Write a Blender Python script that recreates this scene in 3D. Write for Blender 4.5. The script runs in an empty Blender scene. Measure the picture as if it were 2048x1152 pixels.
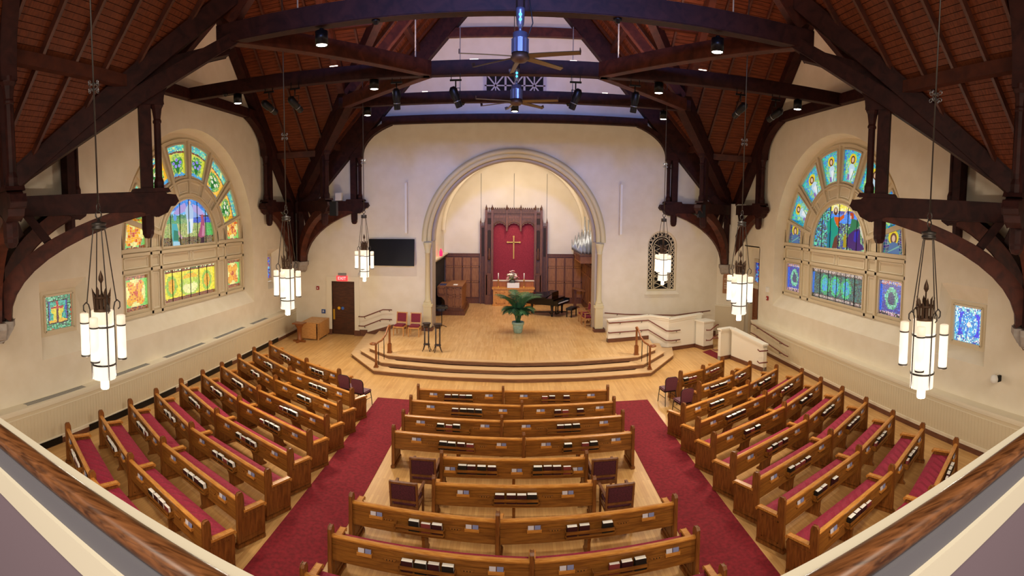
import bpy, bmesh, math, random
from mathutils import Vector as V, Matrix as M
from mathutils.geometry import tessellate_polygon
random.seed(7)
PI = math.pi
SC = bpy.context.scene
COL = SC.collection

# ------------------------------------------------------------ camera
cam = bpy.data.cameras.new('camera'); camo = bpy.data.objects.new('camera', cam); COL.objects.link(camo)
cam.type = 'PANO'; cam.panorama_type = 'CENTRAL_CYLINDRICAL'
F = 1062.36
cam.central_cylindrical_radius = 1.0
cam.central_cylindrical_range_u_min = -1027.21/F
cam.central_cylindrical_range_u_max = (2048-1027.21)/F
cam.central_cylindrical_range_v_min = -(1152-494.11)/F
cam.central_cylindrical_range_v_max = 494.11/F
camo.matrix_world = M(((0.99997067, -0.0076587, 0, -0.005), (0.00047347, 0.06181921, -0.99808725, 0),
                       (0.00764406, 0.99805798, 0.06182102, 5.8), (0, 0, 0, 1)))
cam.clip_start = 0.02
SC.camera = camo
# ------------------------------------------------------------ world, lights, exposure
W = bpy.data.worlds.new('world'); SC.world = W; W.use_nodes = True
W.node_tree.nodes['Background'].inputs[0].default_value = (1.0, 0.88, 0.74, 1)
W.node_tree.nodes['Background'].inputs[1].default_value = 0.7
SC.view_settings.view_transform = 'Standard'; SC.view_settings.look = 'None'
SC.view_settings.gamma = 1; SC.view_settings.use_curve_mapping = False
SC.view_settings.exposure = -0.12
SC.cycles.max_bounces = 6; SC.cycles.diffuse_bounces = 4; SC.cycles.glossy_bounces = 2
SC.cycles.transmission_bounces = 2; SC.cycles.sample_clamp_indirect = 4; SC.cycles.caustics_reflective = False
SC.cycles.use_denoising = True

def light(name, kind, loc, power, color=(1, .86, .68), to=None, **kw):
    l = bpy.data.lights.new(name, kind); l.energy = power; l.color = color
    for k, v in kw.items(): setattr(l, k, v)
    o = bpy.data.objects.new(name, l); COL.objects.link(o); o.location = loc
    if to is not None:
        o.rotation_euler = (V(to)-V(loc)).to_track_quat('-Z', 'Y').to_euler()
    return o
# unseen fill added over the balcony; blue light for an inferred window behind it
light('gallery_fill', 'AREA', (0, -2.0, 8.6), 850, (1, .86, .68), (0, 3, 0), shape='RECTANGLE', size=12, size_y=2)
light('gallery_window_light', 'AREA', (0, -5, 11.5), 250, (.16, .30, 1), (0, 12, 10.05), shape='RECTANGLE', size=2, size_y=1.5, spread=.7)
# unseen lights inside the chancel, aimed at its back wall, reredos and altar
light('chancel_light', 'AREA', (0, 25.4, 8.3), 400, (1, .85, .66), (0, 31, 3), shape='RECTANGLE', size=5, size_y=.5)
light('reredos_light', 'SPOT', (0, 30.0, 6.6), 130, (1, .78, .6), (0, 31.2, 3.2), spot_size=1.3, spot_blend=.6, shadow_soft_size=.1)
light('reredos_light', 'SPOT', (0, 27.0, 8.2), 500, (1, .86, .66), (0, 30.6, 1.2), spot_size=.45, spot_blend=.6, shadow_soft_size=.1)  # spot added to brighten the altar and its flowers

# ------------------------------------------------------------ helpers
def lin(h):
    h = h.lstrip('#'); r = [int(h[i:i+2], 16)/255 for i in (0, 2, 4)]
    return tuple(((c/12.92) if c <= .04045 else ((c+.055)/1.055)**2.4) for c in r)+(1,)

def mat(name, hexc, rough=.5, metal=0, emit=0, emc=None, spec=.5):
    m = bpy.data.materials.new(name); m.use_nodes = True
    b = m.node_tree.nodes['Principled BSDF']
    b.inputs['Base Color'].default_value = lin(hexc); b.inputs['Roughness'].default_value = rough
    b.inputs['Metallic'].default_value = metal; b.inputs['Specular IOR Level'].default_value = spec
    if emit:
        b.inputs['Emission Color'].default_value = lin(emc or hexc); b.inputs['Emission Strength'].default_value = emit
    return m

def noisy(name, c1, c2, rough=.5, scale=(1, 1, 1), ns=6, detail=4, dist=0, bump=0, metal=0, coords='Object', lo=.35, hi=.65, spec=.5):
    m = mat(name, c1, rough, metal, spec=spec); nt = m.node_tree; N = nt.nodes; L = nt.links
    tc = N.new('ShaderNodeTexCoord'); mp = N.new('ShaderNodeMapping'); mp.inputs['Scale'].default_value = scale
    no = N.new('ShaderNodeTexNoise'); no.inputs['Scale'].default_value = ns; no.inputs['Detail'].default_value = detail
    no.inputs['Distortion'].default_value = dist
    cr = N.new('ShaderNodeValToRGB'); cr.color_ramp.elements[0].color = lin(c1); cr.color_ramp.elements[1].color = lin(c2)
    cr.color_ramp.elements[0].position = lo; cr.color_ramp.elements[1].position = hi
    L.new(tc.outputs[coords], mp.inputs[0]); L.new(mp.outputs[0], no.inputs[0]); L.new(no.outputs[0], cr.inputs[0])
    L.new(cr.outputs[0], N['Principled BSDF'].inputs['Base Color'])
    if bump:
        bp = N.new('ShaderNodeBump'); bp.inputs['Strength'].default_value = bump; bp.inputs['Distance'].default_value = .01
        L.new(no.outputs[0], bp.inputs['Height']); L.new(bp.outputs[0], N['Principled BSDF'].inputs['Normal'])
    return m

def floor_mat(name, cols, bw, bh, rot, rough=.35):
    m = mat(name, cols[0], rough); nt = m.node_tree; N = nt.nodes; L = nt.links
    tc = N.new('ShaderNodeTexCoord'); mp = N.new('ShaderNodeMapping'); mp.inputs['Rotation'].default_value = (0, 0, rot)
    br = N.new('ShaderNodeTexBrick'); br.inputs['Scale'].default_value = 1; br.inputs['Brick Width'].default_value = bw
    br.inputs['Row Height'].default_value = bh; br.inputs['Mortar Size'].default_value = .0012; br.offset = .37
    br.inputs['Color1'].default_value = lin(cols[0]); br.inputs['Color2'].default_value = lin(cols[1]); br.inputs['Mortar'].default_value = lin(cols[2])
    no = N.new('ShaderNodeTexNoise'); no.inputs['Scale'].default_value = 1.6; no.inputs['Detail'].default_value = 3
    mx = N.new('ShaderNodeMix'); mx.data_type = 'RGBA'; mx.blend_type = 'MULTIPLY'; mx.inputs[0].default_value = .35
    cr = N.new('ShaderNodeValToRGB'); cr.color_ramp.elements[0].color = (.72, .6, .48, 1); cr.color_ramp.elements[1].color = (1, 1, 1, 1)
    cr.color_ramp.elements[0].position = .3; cr.color_ramp.elements[1].position = .65
    L.new(tc.outputs['Object'], mp.inputs[0]); L.new(mp.outputs[0], br.inputs[0]); L.new(mp.outputs[0], no.inputs[0])
    L.new(no.outputs[0], cr.inputs[0]); L.new(br.outputs[0], mx.inputs[6]); L.new(cr.outputs[0], mx.inputs[7])
    L.new(mx.outputs[2], N['Principled BSDF'].inputs['Base Color'])
    return m

class MB:
    def __init__(s): s.v = []; s.f = []; s.sm = set()
    def add(s, vs, fs, smooth=False):
        n = len(s.v); s.v += [tuple(v) for v in vs]
        for f in fs:
            if smooth: s.sm.add(len(s.f))
            s.f.append([i+n for i in f])
        return s
    def box(s, x0, y0, z0, x1, y1, z1, m=None):
        if x0 > x1: x0, x1 = x1, x0
        if y0 > y1: y0, y1 = y1, y0
        if z0 > z1: z0, z1 = z1, z0
        vs = [V((x, y, z)) for z in (z0, z1) for y in (y0, y1) for x in (x0, x1)]
        if m is not None: vs = [m @ v for v in vs]
        return s.add(vs, [(0, 2, 3, 1), (4, 5, 7, 6), (0, 1, 5, 4), (2, 6, 7, 3), (0, 4, 6, 2), (1, 3, 7, 5)])
    def prism(s, poly, d0, d1, fn, smooth=False):
        """poly of (a,b); fn(a,b,d) -> point"""
        n = len(poly)
        ar = sum(poly[i][0]*poly[(i+1) % n][1]-poly[(i+1) % n][0]*poly[i][1] for i in range(n))
        vs = [V(fn(a, b, d0)) for a, b in poly]+[V(fn(a, b, d1)) for a, b in poly]
        tris = tessellate_polygon([[V((a, b, 0)) for a, b in poly]])
        fs = [tuple(t) for t in tris]+[tuple(i+n for i in reversed(t)) for t in tris]
        fs += [(i, (i+1) % n, (i+1) % n+n, i+n) for i in range(n)]
        return s.add(vs, fs)
    def beam(s, p0, p1, w, h, up=(0, 0, 1)):
        p0 = V(p0); p1 = V(p1); d = (p1-p0); L = d.length; d.normalize(); x = d.cross(V(up))
        if x.length < 1e-4: x = V((1, 0, 0))
        x.normalize(); u = x.cross(d)
        vs = [p+x*a*w/2+u*b*h/2 for p in (p0, p1) for b in (-1, 1) for a in (-1, 1)]
        return s.add(vs, [(0, 2, 3, 1), (4, 5, 7, 6), (0, 1, 5, 4), (2, 6, 7, 3), (0, 4, 6, 2), (1, 3, 7, 5)])
    def tube(s, pts, r, n=8, cap=True):
        pts = [V(p) for p in pts]; rs = r if isinstance(r, (list, tuple)) else [r]*len(pts)
        rings = []; ref = None
        for i, p in enumerate(pts):
            d = (pts[min(i+1, len(pts)-1)]-pts[max(i-1, 0)]).normalized()
            if ref is None: ref = V((0, 0, 1)) if abs(d.z) < .9 else V((1, 0, 0))
            x = d.cross(ref)
            if x.length < 1e-3: x = d.cross(V((0, 1, 0)))
            x.normalize(); y = x.cross(d); ref = -y if False else y
            rings.append([p+(x*math.cos(2*PI*k/n)+y*math.sin(2*PI*k/n))*rs[i] for k in range(n)])
            ref = y
        vs = [v for g in rings for v in g]; fs = []
        for i in range(len(rings)-1):
            for k in range(n): fs.append((i*n+k, i*n+(k+1) % n, (i+1)*n+(k+1) % n, (i+1)*n+k))
        s.add(vs, fs, True)
        if cap:
            b = len(s.v)-len(vs); s.f.append([b+k for k in reversed(range(n))]); s.f.append([b+(len(rings)-1)*n+k for k in range(n)])
        return s
    def lathe(s, prof, c=(0, 0, 0), n=16, a0=0, smooth=True):
        c = V(c); vs = []; fs = []
        for r, z in prof:
            for k in range(n): vs.append(c+V((r*math.cos(a0+2*PI*k/n), r*math.sin(a0+2*PI*k/n), z)))
        for i in range(len(prof)-1):
            for k in range(n): fs.append((i*n+k, i*n+(k+1) % n, (i+1)*n+(k+1) % n, (i+1)*n+k))
        s.add(vs, fs, smooth)
        b = len(s.v)-len(vs)
        if prof[0][0] > 1e-4: s.f.append([b+k for k in reversed(range(n))])
        if prof[-1][0] > 1e-4: s.f.append([b+(len(prof)-1)*n+k for k in range(n)])
        return s
    def mesh(s, name, m, bevel=0):
        me = bpy.data.meshes.new(name); me.from_pydata(s.v, [], s.f)
        for i in s.sm: me.polygons[i].use_smooth = True
        if m is not None: me.materials.append(m)
        if bevel:
            bm = bmesh.new(); bm.from_mesh(me)
            es = [e for e in bm.edges if len(e.link_faces) == 2 and e.calc_face_angle(0) > .6]
            bmesh.ops.bevel(bm, geom=es, offset=bevel, segments=2, affect='EDGES', clamp_overlap=True); bm.to_mesh(me); bm.free()
        me.update(); return me

def inst(name, me, parent=None, loc=None, mw=None):
    o = bpy.data.objects.new(name, me); COL.objects.link(o)
    if parent is not None: o.parent = parent
    if mw is not None: o.matrix_local = mw
    elif loc is not None: o.location = loc
    return o
def obj(name, mb, m, parent=None, world=False, bevel=0, kind=None, label=None):
    o = inst(name, mb.mesh(name, m, bevel), parent)
    if world and parent is not None: o.matrix_parent_inverse = world_of(parent).inverted()
    if kind: o['kind'] = kind
    if label: o['label'] = label
    return o
def world_of(o):
    m = o.matrix_basis.copy()
    if o.parent: m = world_of(o.parent) @ o.matrix_parent_inverse @ m
    return m
def thing(name, label, cat, loc=(0, 0, 0), rz=0, group=None, kind=None):
    o = bpy.data.objects.new(name, None); COL.objects.link(o); o.location = loc; o.rotation_euler = (0, 0, rz)
    o.empty_display_size = .1
    tag(o, label, cat, group); 
    if kind: o['kind'] = kind
    return o
def tag(o, label, cat, group=None):
    o['label'] = label; o['category'] = cat
    if group: o['group'] = group
    return o
def dup(root, loc, rz, label, group=None):
    r = root.copy(); COL.objects.link(r); r.location = loc; r.rotation_euler = (0, 0, rz); r['label'] = label
    if group: r['group'] = group
    for ch in list(root.children):
        cc = ch.copy(); COL.objects.link(cc); cc.parent = r
        for g in ch.children:
            d = g.copy(); COL.objects.link(d); d.parent = cc
    return r
def struct(name, mb, m, parent=None, bevel=0):
    o = obj(name, mb, m, parent, world=parent is not None, bevel=bevel); 
    if parent is None: o['kind'] = 'structure'
    return o
def slab(outer, holes, fn, d0, d1=None):
    """flat sheet with holes (and inner/outer edges down to depth d1)"""
    mb = MB(); loops = [outer]+holes; pts = [p for l in loops for p in l]
    tris = tessellate_polygon([[V((a, b, 0)) for a, b in l] for l in loops])
    mb.add([fn(a, b, d0) for a, b in pts], [tuple(t) for t in tris])
    if d1 is not None:
        for l in loops:
            n = len(l); mb.add([fn(a, b, d0) for a, b in l]+[fn(a, b, d1) for a, b in l], [(i, (i+1) % n, (i+1) % n+n, i+n) for i in range(n)])
    return mb
def arch(c, half, z0, zs, n=24, rz=None):
    rz = rz or half
    return [(c-half, z0)]+[(c-half*math.cos(PI*i/n), zs+rz*math.sin(PI*i/n)) for i in range(n+1)]+[(c+half, z0)]

# ------------------------------------------------------------ materials
PEW = noisy('pew_oak', '#74451a', '#9c6428', .34, (.6, 6, 6), 5, 6, .4, coords='Object')
PEWL = noisy('pew_oak_light', '#b8742c', '#d79648', .3, (1, 8, 8), 6, 5, .3)
PEWD = noisy('pew_oak_deep', '#6c3d16', '#925824', .4, (5, 5, .8), 5, 6, .4)
BEAM = noisy('dark_timber', '#260f0e', '#3a1a16', .6, (1, 1, 1), 3, 8, 1.2, .1, spec=.2)
BEAMR = noisy('red_brown_timber', '#3c1a12', '#57291b', .55, (1, 1, 1), 3, 8, 1.0, .1, spec=.25)
PLANK = noisy('ceiling_pine', '#552816', '#70381f', .55, (.5, 6, 2), 4, 5, .4, spec=.2)
PLANKD = mat('ceiling_gap', '#2a120b', .8)
FLOOR = floor_mat('oak_strip_floor', ('#d8ab6c', '#c6965a', '#a87440'), 1.1, .06, PI/2)
STAGEF = floor_mat('oak_strip_stage', ('#dcb47c', '#cb9e64', '#b3834e'), .7, .06, PI/2)
TREAD = noisy('oak_tread', '#c7a071', '#d5b083', .4, (.5, 6, 6), 4, 4)
RISER = noisy('walnut_riser', '#7b543c', '#93694c', .5, (.5, 6, 6), 5, 5)
CARPET = noisy('red_carpet', '#690814', '#84101f', .95, (1, 1, 1), 14, 6, 0, .5)
CUSH = noisy('burgundy_cushion', '#8e1a34', '#a22641', .8, (1, 1, 1), 30, 4, 0, .2)
UPH = noisy('burgundy_upholstery', '#6d1a2a', '#86263a', .85, (1, 1, 1), 60, 2)
UPHD = noisy('plum_upholstery', '#3f1420', '#5a2230', .85, (1, 1, 1), 60, 2)
WALL = noisy('cream_plaster', '#e3d8c1', '#e9dfca', .85, (1, 1, 1), 2, 3)
TRIM = mat('tan_trim', '#d6c7a8', .5)
TRIML = mat('light_trim', '#e6dcc4', .5)
BASEB = noisy('brown_baseboard', '#5d3624', '#704530', .5, (1, 1, 6), 5, 4)
ARCHM = mat('arch_trim', '#d5c79c', .5)
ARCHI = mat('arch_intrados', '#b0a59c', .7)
CHAN = noisy('chancel_wall', '#dfd4c0', '#e6dccb', .85, (1, 1, 1), 1, 2)
WAINS = noisy('chancel_oak', '#5a3018', '#74431f', .45, (6, 6, .8), 5, 5, .4)
WAINSL = noisy('chancel_oak_light', '#88552c', '#a06a3c', .45, (6, 6, .8), 5, 5, .4)
CARVE = noisy('carved_oak', '#4a2817', '#663b23', .5, (4, 4, 1), 6, 5, .4)
ALTAR = noisy('altar_oak', '#b67830', '#cf9244', .4, (5, 5, 1), 5, 4, .4)
CLOTH = noisy('red_dossal', '#7c1c2c', '#8e2838', .9, (1, 1, 1), 20, 3)
GOLD = mat('brass', '#c99a4b', .3, .8)
DOOR = noisy('door_walnut', '#3a1d10', '#522b18', .4, (1, 1, 6), 4, 5, .5)
BLACK = mat('black', '#0b0b0c', .4); LACQ = mat('black_lacquer', '#050506', .12)
METB = mat('black_iron', '#1c1b1c', .4, .6); IRON = mat('iron', '#57524f', .45, .8); BRONZE = mat('bronze', '#5b4536', .5, .7)
STEEL = mat('steel', '#9aa0a8', .3, .9); WHITE = mat('white', '#e9e6df', .6); GREY = mat('grey', '#8b8a88', .6)
RAILW = noisy('rail_oak', '#3c210f', '#74492a', .28, (1.2, 14, 14), 5, 8, .5)
HANDR = mat('burgundy_handrail', '#6e3028', .4)
LAMP = mat('lamp_glass', '#e8dfd0', .4, 0, 1.0, '#fff2dc'); LAMPD = mat('lamp_glass_dim', '#f0e6d4', .4, 0, .75, '#ffe6c6')
LENS = mat('lens', '#ffffff', .3, 0, 25, '#fff0dc')
LILAC = mat('lilac_paint', '#6f626d', .8, spec=.2); SLATE = mat('slate_paint', '#626169', .8, spec=.2); CREAMP = mat('cream_paint', '#cbc4b2', .6)
OAKC = noisy('light_oak', '#bb8346', '#cf9a5c', .4, (2, 2, 8), 5, 4)
STONE = noisy('corbel_stone', '#9a9088', '#aaa199', .8, (1, 1, 1), 8, 4, 0, .3)
SAND = mat('sanctuary_white', '#e6dfcf', .6)

# ------------------------------------------------------------ floor and platform
RX, YB, YN = 10.5, 24.06, 6.6
mb = MB(); mb.add([(-11.4, -6, 0), (11.4, -6, 0), (11.4, 24.4, 0), (-11.4, 24.4, 0)], [(0, 1, 2, 3)])
struct('floor', mb, FLOOR)
def carp(name, pts, label, z=.012):
    mb = MB(); mb.prism(pts, 0, z, lambda a, b, d: (a, b, d)); o = obj(name, mb, CARPET); return tag(o, label, 'carpet')
carp('carpet_runner', [(-4.22, 2), (-3.02, 2), (-3.02, 15.95), (-4.22, 15.95)], 'long red carpet runner in the aisle left of the centre pews')
carp('carpet_runner', [(3.02, 2), (4.22, 2), (4.22, 15.95), (3.02, 15.95)], 'long red carpet runner in the aisle right of the centre pews')
carp('carpet_mat', [(8.02, 21.2), (8.5, 21.5), (8.62, 20.3), (8.27, 19.72)], 'small red carpet mat on the floor beside the white ramp wall')
steps = [(.15, [(-6.85, 24), (-6.45, 20.33), (-4.98, 18.33), (-2.5, 18.08), (0.05, 17.98), (2.5, 18.1), (4.95, 18.36), (6.45, 20.5), (6.8, 21.9)]),
         (.30, [(-6.22, 24), (-6.07, 20.35), (-4.83, 18.88), (-2.4, 18.55), (.05, 18.43), (2.4, 18.56), (4.8, 18.9), (6.05, 20.45), (6.25, 22)]),
         (.45, [(-5.58, 24), (-5.68, 20.25), (-4.69, 19.36), (-2.3, 19.05), (.05, 18.92), (2.3, 19.05), (4.69, 19.4), (5.68, 20.4), (5.85, 22.1)])]
plat = thing('stage_platform', 'raised oak platform with three broad angled steps in front of the arch', 'stage', (0, 21, 0))
for z, pl in steps:
    back = [(pl[-1][0], 24.05), (pl[0][0], 24.05)]
    mb = MB(); mb.prism([(a, b) for a, b in pl]+back, z-.15, z-.03, lambda a, b, d: (a, b, d))
    st = obj('step', mb, RISER, plat, True)
    mb = MB(); c0 = V((0, 22)); big = [((V(p)-c0)*1.006+c0) for p in pl]
    inner = [((V(p)-c0)*(.90 if z < .4 else .93)+c0) for p in pl]
    n = len(pl); vs = [(p[0], p[1], zz) for zz in (z-.03, z) for p in big]+[(p[0], p[1], z) for p in inner]
    fs = [(i, i+1, n+i+1, n+i) for i in range(n-1)]+[(n+i, n+i+1, 2*n+i+1, 2*n+i) for i in range(n-1)]
    mb.add(vs, fs); obj('tread', mb, TREAD, st, True)
    if z > .4:
        mb = MB(); mb.prism([(p[0], p[1]) for p in inner]+[(5.85, 24.05), (-5.58, 24.05)], .40, .448, lambda a, b, d: (a, b, d))
        mb.box(-4.2, 23.9, .35, 4.2, 31.7, .45); obj('deck', mb, STAGEF, plat, True)

# ------------------------------------------------------------ side walls
WX, FX = 10.8, 11.25     # wall face above the wainscot, window frame plane
YC = 15.4
A_, B_, MS = 17.95, 15.9, 1.12   # rafter undersides: z=A-1.12|x| and z=B-1.12|y-YC|
def side_wall(sg):
    fn = lambda a, b, d: (sg*d, a, b)
    prof = [(YN-8, 1.2), (24.06, 1.2), (24.06, 8.5), (YC, 17.5), (6.7, 8.0), (6.7, 6.2), (YN-8, 6.2)]
    win = arch(16.0, 4.17, 2.1, 4.8, 32)
    sm1 = [(8.62, 2.2), (10.45, 2.2), (10.3, 4.25), (8.6, 4.25)]
    sm2 = [(21.55, 2.45), (22.75, 2.45), (22.75, 4.25), (21.55, 4.25)]
    holes = [win, sm1]+([sm2] if sg < 0 else [])
    if sg > 0: prof = [(YN-8, 1.2), (21.6, 1.2), (21.6, 4.5), (23.2, 4.5), (23.2, 1.2), (24.06, 1.2), (24.06, 8.5), (YC, 17.5), (6.7, 8.0), (6.7, 6.2), (YN-8, 6.2)]
    mb = slab(prof, holes, fn, WX)
    # reveals: big window
    fr = arch(16.0, 4.1, 2.62, 4.76, 32); n = len(win)
    mb.add([fn(a, b, WX) for a, b in win]+[fn(a, b, FX) for a, b in fr], [(i, i+1, n+i+1, n+i) for i in range(n-1)]+[(n-1, 0, n, 2*n-1)])
    for h, g in ((sm1, [(8.85, 2.74), (10.15, 2.74), (10.15, 3.92), (8.85, 3.92)] if sg < 0 else [(8.85, 2.49), (10.15, 2.49), (10.15, 3.79), (8.85, 3.79)]), (sm2, [(21.65, 2.7), (22.5, 2.7), (22.5, 4.0), (21.65, 4.0)])):
        if sg > 0 and h is sm2: continue
        mb.add([fn(a, b, WX) for a, b in h]+[fn(a, b, 11.12) for a, b in g], [(i, (i+1) % 4, (i+1) % 4+4, i+4) for i in range(4)])
    if sg > 0:   # alcove with the side door
        mb.box(11.15, 21.3, 0, 11.2, 23.6, 4.7); mb.box(WX, 23.2, 0, 11.2, 23.25, 4.5); mb.box(WX, 21.55, 0, 11.2, 21.6, 4.5); mb.box(WX, 21.6, 4.5, 11.2, 23.2, 4.55)
    nm = 'wall_left' if sg < 0 else 'wall_right'
    w = struct(nm, mb, WALL)
    # wainscot
    y1 = 24.0 if sg < 0 else 21.55
    mb = MB(); mb.box(sg*RX, YN-8, .14, sg*(RX+.05), y1, 1.16)
    obj('wainscot', mb, TRIM, w)
    mb = MB(); mb.box(sg*(RX-.05), YN-8, 1.16, sg*WX, y1, 1.23); mb.box(sg*(RX-.025), YN-8, 1.10, sg*RX, y1, 1.16)
    obj('wainscot_ledge', mb, TRIML, w)
    mb = MB(); mb.box(sg*(RX-.012), YN-8, .98, sg*RX, y1, 1.0); mb.box(sg*(RX-.02), YN-8, .14, sg*RX, y1, .2); mb.box(sg*(RX-.03), YN-8, .2, sg*RX, y1, .23)
    obj('wainscot_moulding', mb, TRIML, w)
    mb = MB()
    y = YN-1
    while y < y1: mb.box(sg*(RX-.006), y, .24, sg*RX, y+.06, .97); y += .11
    o = obj('beadboard', mb, TRIM, w); o['kind'] = 'stuff'
    mb = MB(); mb.box(sg*(RX-.03), YN-8, 0, sg*(RX+.05), y1, .14)
    b = struct('baseboard_left' if sg < 0 else 'baseboard_right', mb, BASEB)
    # the sloping plaster sill between ledge and window
    return w
wl = side_wall(-1); wr = side_wall(1)
# near return walls at the balcony corners
for sg in (-1, 1):
    mb = MB(); mb.box(sg*10.55, YN-.35, 0, sg*11.1, YN+.05, 6.2); struct('trim_1' if sg < 0 else 'trim_2', mb, WALL)
# back wall with arch and lattice window
fnb = lambda a, b, d: (a, d, b)
AR, AZ = 3.92, 4.55
archo = arch(0, AR, .45, AZ, 40)
lat = arch(6.93, .72, 2.28, 4.42, 16)
mb = slab([(-11.2, 0), (-8.62, 0), (-8.62, 2.6), (-7.47, 2.6), (-7.47, 0), (-3.92, 0)]+archo[0:1][1:]+[p for p in archo]+[(3.92, 0), (9.75, 0), (11.2, 0), (11.2, 8.5), (0, 19), (-11.2, 8.5)], [lat], fnb, YB, YB+.35)
wb = struct('wall_back', mb, WALL)
mb = MB(); mb.box(9.7, 0, 0, 9.75, .1, .1)
mb = MB(); mb.prism([(9.7, 24.1), (10.85, 23.15), (10.95, 23.25), (9.8, 24.2)], 0, 6.5, lambda a, b, d: (a, b, d)); struct('wall_back_right', mb, WALL)
mb = MB(); mb.prism([(9.7, 24.06), (10.85, 23.11), (10.88, 23.15), (9.73, 24.1)], .1, 1.5, lambda a, b, d: (a, b, d)); o = obj('wainscot', mb, TRIM, wb)
mb = MB(); mb.prism([(9.66, 24.05), (10.83, 23.06), (10.88, 23.15), (9.73, 24.1)], 1.5, 1.56, lambda a, b, d: (a, b, d)); o = obj('wainscot_ledge', mb, TRIML, wb)
mb = MB(); mb.box(-3.96, YB-.05, .45, -3.0, YB, .6) if False else None
mb = MB(); mb.box(-10.5, YB-.04, 0, -8.86, YB, .3); mb.box(-7.24, YB-.04, 0, -6.85, YB, .3)
mb.prism([(-6.85, 0), (-5.6, .45), (-4.0, .45), (-4.0, .62), (-5.6, .62), (-6.85, .2)], YB-.05, YB, lambda a, b, d: (a, d, b))
mb.box(7.5, YB-.04, 0, 9.75, YB, .25); struct('baseboard_back', mb, BASEB)
# arch trim ring + intrados + columns
def ring(name, r0, r1, y0, y1, zc, m, parent=None, n=48):
    mb = MB(); vs = []; fs = []
    for i in range(n+1):
        a = PI*i/n; ca, sa = math.cos(a), math.sin(a)
        vs += [(-r0*ca, y0, zc+r0*sa), (-r1*ca, y0, zc+r1*sa), (-r1*ca, y1, zc+r1*sa), (-r0*ca, y1, zc+r0*sa)]
    for i in range(n):
        for k in range(4): fs.append((i*4+k, i*4+(k+1) % 4, (i+1)*4+(k+1) % 4, (i+1)*4+k))
    mb.add(vs, fs, True); return obj(name, mb, m, parent, parent is not None)
arc = thing('chancel_arch', 'wide round cream arch on slim columns framing the chancel', 'arch', (0, YB, .45))
ring('archivolt', 3.98, 4.2, YB-.10, YB+.02, AZ, ARCHM, arc); ring('roll_moulding', 3.8, 3.99, YB-.03, YB+.3, AZ, ARCHM, arc)
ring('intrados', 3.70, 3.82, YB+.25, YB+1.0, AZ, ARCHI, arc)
for sg in (-1, 1):
    mb = MB(); mb.lathe([(.17, 1.75), (.15, 1.8), (.12, 1.9), (.105, 4.0), (.14, 4.02), (.11, 4.05), (.17, 4.35), (.19, 4.42), (.19, 4.5)], (sg*3.93, YB-.08, 0), 14); obj('column', mb, ARCHM, arc, True)
    mb = MB(); mb.box(sg*3.7, YB-.32, .45, sg*4.14, YB, .6); mb.box(sg*3.74, YB-.28, .6, sg*4.1, YB, 1.55); mb.box(sg*3.7, YB-.3, 1.55, sg*4.13, YB, 1.65); mb.box(sg*3.76, YB-.24, 1.65, sg*4.1, YB, 1.76)
    obj('pedestal', mb, ARCHM, arc, True)
    mb = MB(); mb.box(sg*3.68, YB-.36, .45, sg*4.2, YB+.1, .6); obj('plinth', mb, BASEB, arc, True)
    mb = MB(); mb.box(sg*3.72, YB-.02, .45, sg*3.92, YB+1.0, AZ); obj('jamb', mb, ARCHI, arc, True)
# chancel shell
CB, CW, CZ = 31.6, 4.17, 4.87
mb = MB(); mb.prism(arch(0, CW, .45, CZ, 32), CB, CB+.1, fnb)
n = 32; P = arch(0, CW, .45, CZ, n)
mb.add([(a, y, b) for y in (YB+.3, CB) for a, b in P], [(i, i+1, len(P)+i+1, len(P)+i) for i in range(len(P)-1)])
mb.prism([(-4.6, .4)]+[(-AR, .4)]+[p for p in archo]+[(AR, .4), (4.6, .4), (4.6, 9.6), (-4.6, 9.6)], YB+.3, YB+.32, fnb)
struct('wall_far', mb, CHAN)
for sx in (-1.95, 0, 1.95):
    mb = MB(); mb.tube([(sx, CB-.03, 5.2), (sx, CB-.03, 8.2)], .012, 5); o = tag(obj('wire', mb, GREY), 'thin vertical cable on the %s of the chancel back wall' % {-1.95: 'left part', 0: 'middle', 1.95: 'right part'}[sx], 'cable', 'cables on the chancel back wall')
# ribs in chancel corners
ring('vault_rib', 3.95, 4.17, CB-1.2, CB-1.0, CZ, CHAN, arc)
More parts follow.
